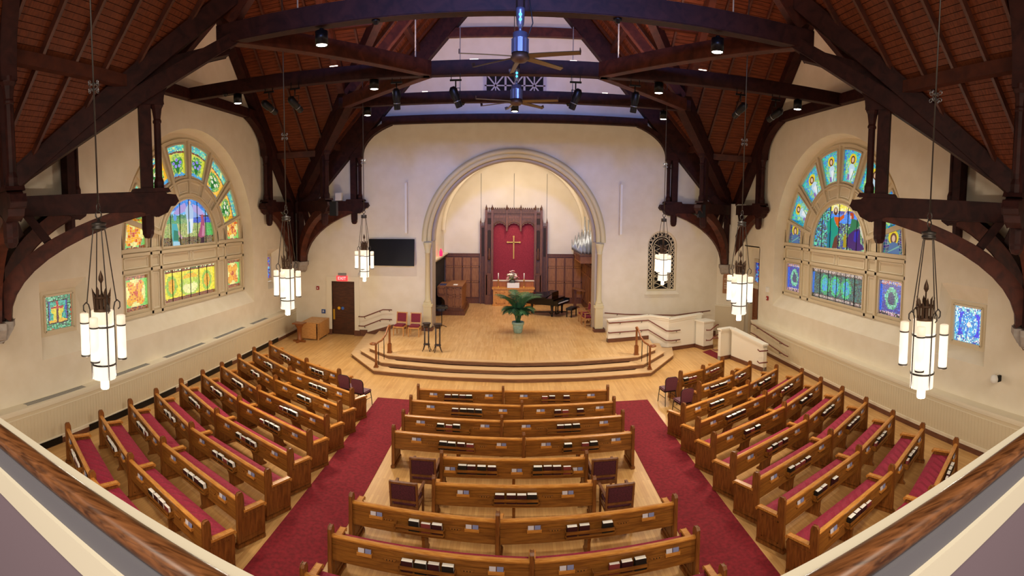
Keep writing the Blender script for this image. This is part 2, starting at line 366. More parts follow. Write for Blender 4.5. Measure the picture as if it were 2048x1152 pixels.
# wainscot in chancel: panels one by one
def panelling(name, p0, p1, z0, z1, rows, ncol, m1, m2, par, inward):
    """wood panelling between plan points p0,p1 with recessed panels"""
    p0 = V((p0[0], p0[1], 0)); p1 = V((p1[0], p1[1], 0)); d = (p1-p0).normalized(); L = (p1-p0).length; nrm = V(inward)
    def w(a, dep, z): q = p0+d*a+nrm*dep; return (q.x, q.y, z)
    mb = MB()
    def bx(mb, a0, a1, d0, d1, za, zb):
        vs = [w(a, dd, z) for z in (za, zb) for dd in (d0, d1) for a in (a0, a1)]
        mb.add(vs, [(0, 2, 3, 1), (4, 5, 7, 6), (0, 1, 5, 4), (2, 6, 7, 3), (0, 4, 6, 2), (1, 3, 7, 5)])
    bx(mb, 0, L, 0, .03, z0, z1); bx(mb, 0, L, 0, .1, z1-.18, z1); bx(mb, 0, L, 0, .14, z1-.05, z1); bx(mb, 0, L, 0, .08, z0, z0+.3)
    root = obj(name, mb, m1, par, True)
    for z in rows: 
        mb = MB(); bx(mb, 0, L, .03, .07, z-.05, z+.05); obj('panel_rail', mb, m2, root, True) if par is None else None
        bxm = mb
        if par is not None: bx(MB(), 0, 1, 0, 1, 0, 1)
    zs = [z0+.3]+list(rows)+[z1-.18]; cw = L/ncol
    for r in range(len(zs)-1):
        for k in range(ncol):
            mb = MB(); bx(mb, k*cw+.05, (k+1)*cw-.05, .03, .05, zs[r]+.07, zs[r+1]-.07); obj('panel', mb, m2, root, True)
    for k in range(ncol+1):
        mb = MB(); a = min(max(k*cw, .03), L-.03); bx(mb, a-.03, a+.03, .03, .075, z0+.3, z1-.18); obj('stile', mb, m1, root, True)
    for z in rows:
        mb = MB(); bx(mb, 0, L, .03, .075, z-.035, z+.035); obj('panel_rail', mb, m2, root, True)
    return root
def pan(label, *a):
    o = panelling('wood_panelling', *a[:-1], None, a[-1]); tag(o, label, 'panelling'); return o
pan('brown oak panelling on the chancel back wall left of the carved screen', (-4.1, CB), (-2.02, CB), .45, 3.45, (1.3, 1.75, 2.65)[1:], 4, WAINS, WAINSL, (0, -1, 0))
pan('brown oak panelling on the chancel back wall behind the piano', (2.02, CB), (4.1, CB), .45, 3.45, (1.75, 2.65), 4, WAINS, WAINSL, (0, -1, 0))
pan('brown oak panelling on the right chancel side wall below the organ pipes', (CW, 25.0), (CW, CB), .45, 3.2, (2.4,), 10, WAINS, WAINSL, (-1, 0, 0))
pan('brown oak panelling on the left chancel side wall', (-CW, 25.1), (-CW, 27.2), .45, 3.45, (2.4,), 3, WAINS, WAINSL, (1, 0, 0))
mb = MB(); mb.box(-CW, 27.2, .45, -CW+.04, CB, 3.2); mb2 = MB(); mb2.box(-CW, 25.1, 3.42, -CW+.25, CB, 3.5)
o = obj('dark_opening', mb, mat('opening_shade', '#1a0d08', .9)); o['kind'] = 'structure'; o.name = 'opening_sheet'  # flat sheet, shade of the opening beside the organ painted as dark brown
o = tag(obj('wall_shelf', mb2, TRIML), 'narrow pale ledge on top of the left chancel panelling', 'shelf')
mb = MB(); mb.box(-CW, 25.5, 3.7, -CW+.03, 26.5, 6.1); o = obj('window_1', mb, mat('daylight_pane', '#ffffff', .4, 0, 1.6, '#fff4e4')); o['kind'] = 'structure'
mb = MB(); mb.box(-CW, 25.42, 3.6, -CW+.08, 25.5, 6.2); mb.box(-CW, 26.5, 3.6, -CW+.08, 26.58, 6.2); mb.box(-CW, 25.5, 4.9, -CW+.05, 26.5, 4.94); obj('window_frame', mb, TRIML, o)
mb = MB(); mb.lathe([(.06, 3.5), (.09, 3.55), (.09, 3.75), (.04, 3.85), (.05, 3.9)], (-3.95, 28.6, 0), 12)
tag(obj('sanctuary_lamp', mb, mat('red_glow', '#e0204a', .3, 0, 2.2, '#ff1848')), 'small glowing red lamp on the ledge of the left chancel wall', 'lamp')

# ------------------------------------------------------------ ceiling
ceil = bpy.data.objects.new('ceiling', None); COL.objects.link(ceil); ceil['kind'] = 'structure'; ceil.location = (0, YC, 16)
OFF = .2
DV = (A_-B_)/MS
def plank(mb, p0, p1, drop, t=.02):
    """board from p0 to p1 whose width direction is `drop` (vector down the slope)"""
    p0 = V(p0); p1 = V(p1); w = V(drop); nn = (p1-p0).cross(w).normalized()
    if nn.z > 0: nn = -nn
    vs = [q+w*a+nn*b for b in (0, t) for q in (p0, p1) for a in (0, 1)]
    mb.add(vs, [(0, 1, 3, 2), (4, 6, 7, 5), (0, 2, 6, 4), (1, 5, 7, 3), (0, 4, 5, 1), (2, 3, 7, 6)])
DX = .088
for sg in (-1, 1):
    near_stuff, far = MB(), MB(); k = 0
    xx = 0.0
    while xx < 10.75:
        x1 = xx+DX-.008; xm = xx+DX/2; zz = A_+OFF-MS*xx
        w = V((sg*(x1-xx), 0, -MS*(x1-xx))); yv = YC-max(xm-DV, 0)
        yf = YC+max(xm-DV, 0)
        if xm > DV:
            if xx < 9.6 and xx > 2.4 and k < 95:
                mb = MB(); plank(mb, (sg*xx, 2.2, zz), (sg*xx, yv, zz), w); obj('ceiling_board', mb, PLANK, ceil, True); k += 1
            else: plank(near_stuff, (sg*xx, 2.2, zz), (sg*xx, yv, zz), w)
            if yf < YB: plank(far, (sg*xx, yf, zz), (sg*xx, YB, zz), w)
        else: plank(near_stuff, (sg*xx, 2.2, zz), (sg*xx, YB, zz), w)
        xx += DX
    o = obj('ceiling_boards', near_stuff, PLANK, ceil, True); o['kind'] = 'stuff'
    o = obj('ceiling_boards', far, PLANK, ceil, True); o['kind'] = 'stuff'
for sg in (-1, 1):
    for sy in (-1, 1):
        mb = MB(); yy = 0
        while yy < 8.75:
            zz = B_+OFF-MS*yy; w = V((0, sy*(DX-.008), -MS*(DX-.008)))
            plank(mb, (sg*(DV+yy+.04), YC+sy*yy, zz), (sg*11.0, YC+sy*yy, zz), w); yy += DX
        o = obj('ceiling_boards', mb, PLANK, ceil, True); o['kind'] = 'stuff'
# outer skin behind the boards
mb = MB(); e = .04
for sg in (-1, 1):
    za = A_+OFF+e
    f = lambda x, y: (sg*x, y, za-MS*x)
    mb.add([f(0, -6), f(11.5, -6), f(11.5, YC-11.5+DV), f(DV, YC), f(DV, YC), f(0, YC)], [(0, 1, 2, 3, 5)])
    mb.add([f(0, YC), f(DV, YC), f(11.5, YC+11.5-DV), f(11.5, 32), f(0, 32)], [(0, 1, 2, 3, 4)])
    for sy in (-1, 1):
        g = lambda x, yy: (sg*x, YC+sy*yy, B_+OFF+e-MS*yy)
        mb.add([g(DV, 0), g(12, 0), g(12, 12-DV)], [(0, 1, 2)])
obj('roof_deck', mb, PLANKD, ceil, True)
# rafters: each one a part
RAFM = noisy('rafter_pine', '#3c1a11', '#532718', .5, (1, 1, 1), 4, 4)
def raf(p0, p1, m=RAFM, w=.07, h=.14, name='rafter'):
    mb = MB(); mb.beam(p0, p1, w, h); return obj(name, mb, m, ceil, True)
for sg in (-1, 1):
    for i in range(-4, 22):
        y = 6.7+.87*i
        if y > 23.8 or y < 2.4: continue
        lo = 10.7; hi = 0
        ay = abs(y-YC)
        lo_x = min(10.7, ay+DV)
        raf((sg*lo_x, y, A_+.1-MS*lo_x), (0, y, A_+.1))
    for i in range(0, 11):
        x = 9.75-.82*i
        for sy in (-1, 1):
            L = x-DV
            if L < .3: continue
            L = min(L, 8.7)
            raf((sg*x, YC+sy*L, B_+.1-MS*L), (sg*x, YC, B_+.1))
    # purlins
    for xp in (8.05, 4.3):
        z = A_-.02-MS*xp; yv = xp-DV
        raf((sg*xp, 2.2, z), (sg*xp, YC-yv, z), RAFM, .22, .26, 'purlin'); raf((sg*xp, YC+yv, z), (sg*xp, YB-.1, z), RAFM, .22, .26, 'purlin')
    for yp in (6.6, 3.0):
        for sy in (-1, 1):
            z = B_-.02-MS*yp; raf((sg*(yp+DV), YC+sy*yp, z), (sg*10.75, YC+sy*yp, z), RAFM, .22, .26, 'purlin')
    for sy in (-1, 1):
        raf((sg*9.9, YC+sy*(9.9-DV), A_-.05-MS*9.9), (sg*DV, YC, A_-.05-MS*DV), BEAM, .3, .4, 'valley_rafter')
raf((0, 2.2, A_-.05), (0, YB, A_-.05), BEAM, .25, .4, 'ridge_beam')
for sg in (-1, 1): raf((sg*DV, YC, B_-.05), (sg*10.8, YC, B_-.05), BEAM, .25, .4, 'ridge_beam')

# ------------------------------------------------------------ timber trusses
def pbeam(name, p0, p1, w, h, m, label, cat='beam', bevel=.015):
    mb = MB(); mb.beam(p0, p1, w, h); o = obj(name, mb, m, bevel=bevel); return tag(o, label, cat)
TZ = 10.05
An, Ad = (6.35, 11.05), (6.35, 19.45)
Bx, By = 2.5, 15.75
pbeam('tie_beam', (-6.7, 11.05, TZ+.03), (6.7, 11.05, TZ+.03), .32, .44, BEAM, 'nearest and largest dark timber tie beam spanning the nave at the top', 'beam')
pbeam('tie_beam', (-6.6, 19.6, TZ), (6.6, 19.6, TZ), .3, .4, BEAM, 'far dark timber tie beam across the nave with the middle downlight', 'beam')
pbeam('tie_beam', (-Bx, By, TZ), (Bx, By, TZ), .3, .42, BEAM, 'short central dark tie beam behind the nearer ceiling fan', 'beam')
pbeam('tie_beam', (-6.0, YB-.18, TZ), (6.0, YB-.18, TZ), .3, .36, BEAM, 'dark timber beam against the back wall above the arch', 'beam')
for sg, sd in ((-1, 'left'), (1, 'right')):
    pbeam('tie_beam', (sg*6.35, 11.05, TZ), (sg*Bx, By, TZ), .3, .42, BEAMR, 'diagonal tie beam from the near %s roof bracket to the centre' % sd)
    pbeam('tie_beam', (sg*6.3, 19.45, TZ), (sg*Bx, By, TZ), .3, .42, BEAMR, 'diagonal tie beam from the far %s roof bracket to the centre' % sd)
    pbeam('tie_beam', (sg*Bx, By, TZ), (sg*10.6, 15.4, TZ), .3, .42, BEAM, 'tie beam running from the centre to the %s window wall' % sd)
    pbeam('wall_plate', (sg*10.62, 9.9, TZ), (sg*10.62, 21.0, TZ), .3, .36, BEAM, 'dark timber beam along the %s wall above the arched window' % sd)
    pbeam('principal_rafter', (sg*6.4, 11.05, 10.35), (0, 11.05, 17.4), .26, .34, BEAMR, 'steep rafter rising %s of the nearest tie beam' % sd)
    pbeam('principal_rafter', (sg*6.3, 19.6, 10.35), (0, 19.6, 17.35), .26, .34, BEAMR, 'steep rafter rising %s of the far tie beam' % sd)
    pbeam('principal_rafter', (sg*6.5, 11.05, 10.4), (sg*6.5, YC, 15.3), .26, .34, BEAMR, 'steep near rafter of the %s side gable' % sd)
    pbeam('principal_rafter', (sg*6.5, 19.6, 10.5), (sg*6.5, YC, 15.3), .26, .34, BEAMR, 'steep far rafter of the %s side gable' % sd)
    pbeam('gable_strut', (sg*10.55, 13.6, 10.2), (sg*7.4, 13.9, 12.8), .28, .4, BEAM, 'dark sloping strut above the %s window wall beam' % sd)
    # gable wall rafters
    mb = MB(); fnx = lambda a, b, d: (d, a, b)
    for sy in (-1, 1):
        y0 = 8.6
        mb = MB()
        mb.prism([(YC+sy*y0, 15.6-1.13*y0), (YC, 15.6), (YC, 16.05), (YC+sy*y0, 16.1-1.12*y0)], sg*10.38, sg*10.78, fnx)
        tag(obj('wall_rafter', mb, BEAM, bevel=.01), 'dark rafter against the %s wall on the %s side of its gable' % (sd, 'near' if sy < 0 else 'far'), 'beam')
    mb = MB(); mb.prism([(sg*10.2, 5.5), (sg*0, 16.9), (0, 18.0), (sg*10.2, 6.7)], YB-.42, YB-.02, lambda a, b, d: (a, d, b))
    tag(obj('wall_rafter', mb, BEAM, bevel=.01), 'dark rafter against the back wall sloping down to the %s' % sd, 'beam')
pbeam('collar_beam', (-3.0, YB-.2, 13.78), (3.0, YB-.2, 13.78), .26, .38, BEAMR, 'reddish collar beam high on the back gable wall')

def arcpts(s0, z0, s1, z1, t1, n=10, conv=True):
    """quarter curve from vertical at (s0,z0) bending over to (s1,z1)"""
    T = math.radians(t1); return [(s0+(s1-s0)*(1-math.cos(T*i/n))/(1-math.cos(T)), z0+(z1-z0)*math.sin(T*i/n)/math.sin(T)) for i in range(n+1)]
def bracket(corner, d, L, label, up=None, m=BEAM, base=True):
    d = V((d[0], d[1], 0)).normalized(); sd = V((-d.y, d.x, 0)); c0 = V((corner[0], corner[1], 0))
    t = thing('roof_bracket', label, 'roof truss', (corner[0], corner[1], 3.0), 0, 'carved timber brackets in the corners')
    fn = lambda s, z, w: tuple(c0+d*s+sd*w+V((0, 0, z)))
    def part(name, poly, w, mm=m, bev=.012):
        mb = MB(); mb.prism(poly, -w/2, w/2, fn); return obj(name, mb, mm, t, True, bevel=bev)
    part('stone_corbel', [(-.1, 3.55), (.5, 3.55), (.5, 3.4), (.35, 3.15), (.1, 3.02), (-.1, 3.0)], .42, STONE)
    part('wall_post', [(.02, 3.55), (.3, 3.55), (.3, 6.0), (.02, 6.0)], .26)
    lo = arcpts(.44, 3.55, L+.2, 5.95, 64); hi = arcpts(.10, 3.8, L-.85, 5.98, 54)
    part('curved_brace', lo+hi[::-1], .26, BEAMR)
    part('strut', [(L*.22, 5.98), (L*.22+.22, 5.98), (L*.40+.1, 5.2), (L*.40-.12, 5.2)], .18)
    nose = [(L+.35, 6.42), (L+.42, 6.36), (L+.62, 6.34), (L+.68, 6.2), (L+.6, 6.1), (L+.5, 6.08), (L+.42, 5.95), (L+.2, 5.85)]
    part('hammer_beam', [(0, 6.42)]+nose+[(L-.2, 5.97), (0, 5.97)], .3)
    part('post', [(L-.16, 6.4), (L+.1, 6.4), (L+.1, 8.75), (L-.16, 8.95)], .26)
    part('board_cap', [(L-.4, 6.42), (L+.5, 6.42), (L+.45, 6.5), (L-.35, 6.5)], .36)
    mb = MB(); c = c0+d*(L+.26); mb.lathe([(.12, 6.5), (.12, 6.66), (.085, 6.76), (.085, 8.0), (.105, 8.02), (.105, 8.06), (.085, 8.1), (.12, 8.33), (.16, 8.4), (.16, 8.5)], (c.x, c.y, 0), 8, PI/8, False); obj('colonnette', mb, BEAM, t, True)
    mb = MB(); c = c0+d*(L-.03); mb.lathe([(0, 5.34), (.09, 5.36), (.14, 5.45), (.14, 5.52), (.15, 5.56), (.15, 5.98)], (c.x, c.y, 0), 8, PI/8, False); obj('pendant_drop', mb, BEAM, t, True)
    if up:
        s1, z1 = up
        lo = arcpts(L+.34, 8.5, s1, z1, 62); hi = [(s1+.05, z1+.35), (L+.05, 8.9+.25)] if True else 0
        lo = [(L+.40, 8.42)]+arcpts(L+.40, 8.5, s1+.25, z1, 58)
        part('arched_brace', lo+[(s1+.3, z1+.3), (L+.6, 9.5), (L-.14, 8.95), (L-.14, 8.42)], .3, BEAM)
    return t
for sg, sd in ((-1, 'left'), (1, 'right')):
    for yc, sy, nf in ((6.9, 1, 'near'), (24.0, -1, 'far')):
        cx = sg*10.4
        side = bracket((sg*10.56, yc), (0, sy), 2.7, 'dark carved bracket along the %s wall in the %s %s corner' % (sd, nf, sd), (4.3, 9.85))
        if nf == 'far':
            bracket((sg*10.2, 23.9), (-sg*.62, -.68), 3.35, 'diagonal carved bracket reaching out of the far %s corner' % sd, (5.7, 9.85))
            bracket((sg*10.3, YB-.2), (-sg, 0), 2.95, 'dark carved bracket along the back wall in the far %s corner' % sd, (4.5, 9.85))
            mb = MB(); c = V((sg*10.2, 23.9, 0)); d = V((-sg*.62, -.68, 0)).normalized()
        else:
            bracket((sg*10.4, 6.85), (-sg*.66, .72), 3.75, 'large diagonal carved bracket reaching out of the near %s corner' % sd, (5.5, 9.6))
            bracket((sg*10.4, 6.85), (-sg, -.42), 2.35, 'carved bracket at the %s edge nearest the balcony' % sd, (3.6, 10.2))
            c = V((sg*10.4, 6.85, 0)); d = V((-sg*.69, .72, 0)).normalized()
        sdv = V((-d.y, d.x, 0)); mb = MB()
        mb.prism([(0, 6.35), (.9, 6.75), (3.6, 8.4), (5.95, 9.85), (6.3, 10.4), (5.6, 9.95), (3.9, 9.0), (.9, 7.35), (0, 6.9)], -.16, .16, lambda s, z, w: tuple(c+d*s+sdv*w+V((0, 0, z))))
        tag(obj('diagonal_rafter', mb, BEAM, bevel=.015), 'heavy dark diagonal rafter rising from the %s %s corner' % (nf, sd), 'beam')

# ------------------------------------------------------------ stained glass windows
def glass_mat(name, strength):
    m = bpy.data.materials.new(name); m.use_nodes = True; nt = m.node_tree; N = nt.nodes; L = nt.links
    at = N.new('ShaderNodeAttribute'); at.attribute_name = 'Col'; b = N['Principled BSDF']
    L.new(at.outputs[0], b.inputs['Emission Color']); b.inputs['Emission Strength'].default_value = strength
    b.inputs['Base Color'].default_value = (.01, .01, .01, 1); b.inputs['Roughness'].default_value = .3
    return m
GLASS = glass_mat('stained_glass', 1.2)
LEADM = mat('lead', '#15130f', .6)
def ell(u, v, cu, cv, ru, rv): return ((u-cu)/ru)**2+((v-cv)/rv)**2 < 1
RG = random.Random(3)
def jit(c, a=.10):
    k = 1+RG.uniform(-a, a)*2; return tuple(max(0, min(1, x*k+RG.uniform(-a, a)*.3)) for x in c)
def H(h): return lin(h)[:3]
def pane(name, parent, pts, nu, nv, colf, gap=.07, label=None, j=.40):
    """pts(u,v)->world point for u,v in 0..1 ; irregular pieces of coloured glass with dark leads between"""
    P = {}
    for i in range(nu+1):
        for k in range(nv+1):
            du = RG.uniform(-j, j)/nu if 0 < i < nu else 0; dv = RG.uniform(-j, j)/nv if 0 < k < nv else 0
            P[i, k] = (i/nu+du, k/nv+dv)
    vs = []; fs = []; cols = []
    for i in range(nu):
        for k in range(nv):
            q = [P[i, k], P[i+1, k], P[i+1, k+1], P[i, k+1]]; cu = sum(a for a, b in q)/4; cv = sum(b for a, b in q)/4
            b0 = len(vs)
            for a, b in q: vs.append(pts(cu+(a-cu)*(1-gap), cv+(b-cv)*(1-gap)))
            fs.append((b0, b0+1, b0+2, b0+3)); cols.append(jit(colf(cu, cv)))
    me = bpy.data.meshes.new(name); me.from_pydata([tuple(v) for v in vs], [], fs); me.materials.append(GLASS)
    ca = me.color_attributes.new('Col', 'FLOAT_COLOR', 'CORNER')
    li = 0
    for f, c in zip(fs, cols):
        for _ in f: ca.data[li].color = (c[0], c[1], c[2], 1); li += 1
    o = inst(name, me, parent); o.matrix_parent_inverse = world_of(parent).inverted()
    if label: o['label'] = label
    return o
def flatpoly(name, parent, pts, colour, m=None):
    me = bpy.data.meshes.new(name); vs = [V(p) for p in pts]
    me.from_pydata([tuple(v) for v in vs], [], [tuple(range(len(vs)))]); me.materials.append(m or emis(colour)); o = inst(name, me, parent)
    o.matrix_parent_inverse = world_of(parent).inverted(); return o
EM = {}
def emis(h, s=.95):
    if (h, s) not in EM: EM[h, s] = mat('glass_'+h.strip('#'), '#080808', .4, 0, s, h)
    return EM[h, s]
def text(name, body, size, mw, m, parent=None, width=None, ext=.003):
    cu = bpy.data.curves.new(name, 'FONT'); cu.body = body; cu.size = size; cu.align_x = 'CENTER'; cu.align_y = 'CENTER'; cu.extrude = ext; cu.resolution_u = 2
    t = bpy.data.objects.new(name, cu); COL.objects.link(t); bpy.context.view_layer.update()
    me = bpy.data.meshes.new_from_object(t); w = max(v.co.x for v in me.vertices)-min(v.co.x for v in me.vertices)
    bpy.data.objects.remove(t); bpy.data.curves.remove(cu)
    if width:
        for v in me.vertices: v.co.x *= width/w
    me.materials.clear(); me.materials.append(m); o = inst(name, me, parent); 
    if parent is not None: o.matrix_parent_inverse = world_of(parent).inverted()
    o.matrix_basis = mw; return o
SKY, SEA = H('#2f9fe8'), H('#1460d8')
def col_l_lun(u, v):
    if v < .18: return H('#6a5424') if RG.random() < .7 else H('#46381a')
    if v < .47: return RG.choice([H('#9aac5c'), H('#86a04c'), H('#b0b46c')]) if u < .82 else H('#3ca84c')
    if v < .58: return H('#4c9a5c') if u < .36 else (H('#1450c8') if u > .52 else H('#7aa468'))
    if v < .64: return H('#14203c') if u > .55 else H('#2c7c58')
    return RG.choice([H('#1488e8'), H('#2a9cf0'), H('#1070d8')]) if v > .72 else RG.choice([H('#5cb0f0'), H('#8cc8f4')])
def col_l_old(u, v):
    if ell(u, v, .50, .62, .055, .36): return H('#d8f2ff') if v > .3 else H('#7fd0ee')
    if ell(u, v, .50, .93, .04, .06): return H('#e8b8b8')
    if ell(u, v, .22, .30, .07, .28): return H('#5fb8c8') if v < .5 else H('#d8a8b0')
    if ell(u, v, .78, .34, .07, .27): return H('#b05070') if v > .15 else H('#4a2a40')
    if v < .22: return H('#7a6430') if RG.random() < .7 else H('#4c3a1c')
    if v < .42: return H('#a8b860') if u < .8 else H('#50b050')
    if v < .55: return H('#8fae58') if u < .42 else (H('#1a58d0') if u > .55 else H('#6a9a60'))
    if v < .62: return H('#182848') if u > .6 else H('#2a8a5a')
    if abs(u-.5) < .3 and .5 < v and ell(u, v, .5, .72, .30, .14): return H('#8fb0ee') if RG.random() < .6 else H('#a89ae0')
    return H('#28a0f0') if v > .7 else H('#60b8f0')
def col_r_lun(u, v):
    if u < .33: return RG.choice([H('#10a890'), H('#1a78c8'), H('#0c4848'), H('#50d0a0'), H('#18306a'), H('#0a2c3c')])
    if v > .80: return H('#f0e040') if RG.random() < .7 else H('#f4f0a0')
    if v > .76: return H('#3c3c98')
    if v > .56: return H('#1880e8')
    return RG.choice([H('#1c3c90'), H('#5c9c54'), H('#103038'), H('#243c6c'), H('#0c2428'), H('#98c888')])
def col_r_old(u, v):
    if ell(u, v, .40, .78, .035, .10): return H('#e8c8a0')
    if ell(u, v, .40, .80, .075, .16): return H('#f6ecc0')
    if ell(u, v, .36, .40, .10, .36): return H('#12a888') if u < .40 or v < .45 else H('#e07020')
    if ell(u, v, .45, .58, .07, .12): return H('#e86a20')
    if ell(u, v, .44, .14, .05, .2): return H('#6a3828')
    if ell(u, v, .70, .66, .045, .09): return H('#c84818')
    if ell(u, v, .74, .46, .08, .2): return H('#3c8a58')
    if ell(u, v, .78, .14, .16, .34): return H('#4a2470') if RG.random() < .7 else H('#2a1c60')
    if ell(u, v, .60, .2, .03, .2): return H('#a89010')
    if u < .28: return RG.choice([H('#10a890'), H('#1a78c8'), H('#0c4848'), H('#50d0a0'), H('#18306a')])
    if v > .80: return H('#f0e040') if u > .3 else H('#1a90d0')
    if v > .50: return H('#1880e8') if v < .72 else H('#5048b0')
    return RG.choice([H('#1c3c90'), H('#70b060'), H('#103038'), H('#284878'), H('#a0d090')])
def col_gold(u, v):
    if v > .93: return RG.choice([H('#e8f0c0'), H('#406030')])
    if v > .86 or v < .12: return H('#7a3c10')
    for cu in (.16, .83):
        if ell(u, v, cu, .48, .06, .2): return H('#e8a818')
        if ell(u, v, cu, .48, .10, .3): return H('#98c040')
    if ell(u, v, .5, .62, .14, .16): return H('#f0b828') if v > .62 else H('#c8d850')
    if ell(u, v, .5, .35, .14, .16): return H('#f4f0a0')
    if ell(u, v, .5, .45, .19, .36): return H('#a8c848')
    return H('#ecdc38')
def col_flower(u, v):
    if v > .88 or v < .12: return H('#7a3c10') if RG.random() < .75 else H('#b0602c')
    d = math.hypot((u-.5)*1.0, (v-.5)*1.1); a = math.atan2(v-.5, u-.5)
    if d < .08: return H('#c04818')
    if d < .34+.12*math.cos(4*a+PI): return H('#f0a820') if RG.random() < .8 else H('#d05c18')
    if d < .42: return H('#e8e088')
    return H('#78c860')
def col_band(u, v, irises=True):
    if v > .78: return RG.choice([H('#40b8a8'), H('#58c8a0'), H('#2fa0b8'), H('#c8d890')])
    if v > .72 or v < .08: return H('#6a3818')
    if v < .16: return H('#2898d0')
    if ell(u, v, .5, .42, .36, .28): return RG.choice([H('#3c8838'), H('#a8c848'), H('#4c9a48')])
    return H('#c8cc30') if irises else H('#f0b428')
def col_gband(u, v): return col_band(u, v, False)
def col_angel(u, v):
    if ell(u, v, .5, .40, .36, .36): return RG.choice([H('#58b8a0'), H('#80c060'), H('#38a0c8'), H('#a0d070')])
    return RG.choice([H('#1098c8'), H('#18b8a8'), H('#1070c8'), H('#38a880')])
def col_angel_old(u, v):
    if ell(u, v, .5, .70, .10, .10): return H('#7a4830') if v > .73 or u < .42 else H('#d8b090')
    if ell(u, v, .5, .74, .20, .17): return H('#f0d028')
    if ell(u, v, .5, .34, .19, .28): return H('#cfe8f0') if RG.random() < .6 else H('#88b8d8')
    if ell(u, v, .5, .42, .34, .34): return RG.choice([H('#58b8a0'), H('#80c060'), H('#38a0c8')])
    return RG.choice([H('#18a8d0'), H('#20c0b0'), H('#1888d8'), H('#48b890')])
def col_angel_d(u, v):
    return RG.choice([H('#202c60'), H('#30306c'), H('#1c5064'), H('#182450'), H('#3c7c70')])
def col_angel_d_old(u, v):
    if ell(u, v, .5, .66, .11, .13): return H('#6a4438') if v > .72 else H('#d8b090')
    if ell(u, v, .5, .70, .24, .23): return H('#d8c028')
    if ell(u, v, .5, .25, .26, .30): return H('#405878')
    return RG.choice([H('#283c70'), H('#3a3870'), H('#206070'), H('#1c2c58')])
def col_wreath(u, v):
    if v > .84: return RG.choice([H('#3a5cc0'), H('#a03848'), H('#20306a')])
    if v < .14: return RG.choice([H('#201828'), H('#c890b0'), H('#181420')])
    d = math.hypot((u-.5)*1.15, (v-.49)*1.0)
    if d < .17: return H('#10205c')
    if d < .30: return RG.choice([H('#58b898'), H('#78c8a8'), H('#388868')])
    if u < .12 or u > .88: return H('#1458d8')
    return H('#141c90') if RG.random() < .8 else H('#1a50c0')
def col_rect_r(u, v):
    if v > .82 or v < .17: return H('#2c1812')
    for cu in (.27, .47, .67):
        if ell(u, v, cu, .49, .062, .22): return RG.choice([H('#1c88e0'), H('#18a8c8'), H('#28b0a0')])
        if ell(u, v, cu, .49, .095, .31): return RG.choice([H('#18b068'), H('#30c078'), H('#0c8858')])
    if u < .05 or u > .95: return H('#1868c8')
    return RG.choice([H('#0c3c40'), H('#106068'), H('#0a2830'), H('#186858')])
def col_smL(u, v):
    if u < .05 or u > .95 or v < .05 or v > .95: return H('#b04018')
    if .2 < u < .82 and .22 < v < .80:
        if abs(u-.5) < .035: return H('#a81828') if v > .55 else H('#4a1810')
        if abs(v-.62) < .03 and abs(u-.5) < .2: return H('#a81828')
        if v < .30: return H('#e0b030')
        if ell(u, v, .5, .55, .22, .12) or (abs(u-.5) < .14 and v < .55): return H('#d8c838')
        if u < .25 or u > .77: return H('#1c40a8')
        return RG.choice([H('#28a888'), H('#1c8870'), H('#40b0a0')])
    if .17 < u < .85 and .19 < v < .83: return H('#10101c')
    return RG.choice([H('#188050'), H('#40a878'), H('#5a7868'), H('#0c5038'), H('#88c8a0')])
def col_smR(u, v):
    d = math.hypot((u-.5)*1.1, v-.5)
    if d < .07: return H('#f4f0e0')
    if d < .33: return RG.choice([H('#2090e0'), H('#40b8f0'), H('#c8ecf8'), H('#1870d0')])
    if .16 < u < .84 and .2 < v < .8: return H('#1020e0')
    if v < .2 or v > .8: return RG.choice([H('#b0e8f0'), H('#5aa8e0'), H('#f0f0e8'), H('#3048b0'), H('#70d0d8')])
    return RG.choice([H('#30b0e8'), H('#c8f0f8'), H('#2088d8')])
def col_blue(u, v): return RG.choice([H('#1848d0'), H('#2060e0'), H('#102880'), H('#a03030'), H('#60b0e0')])

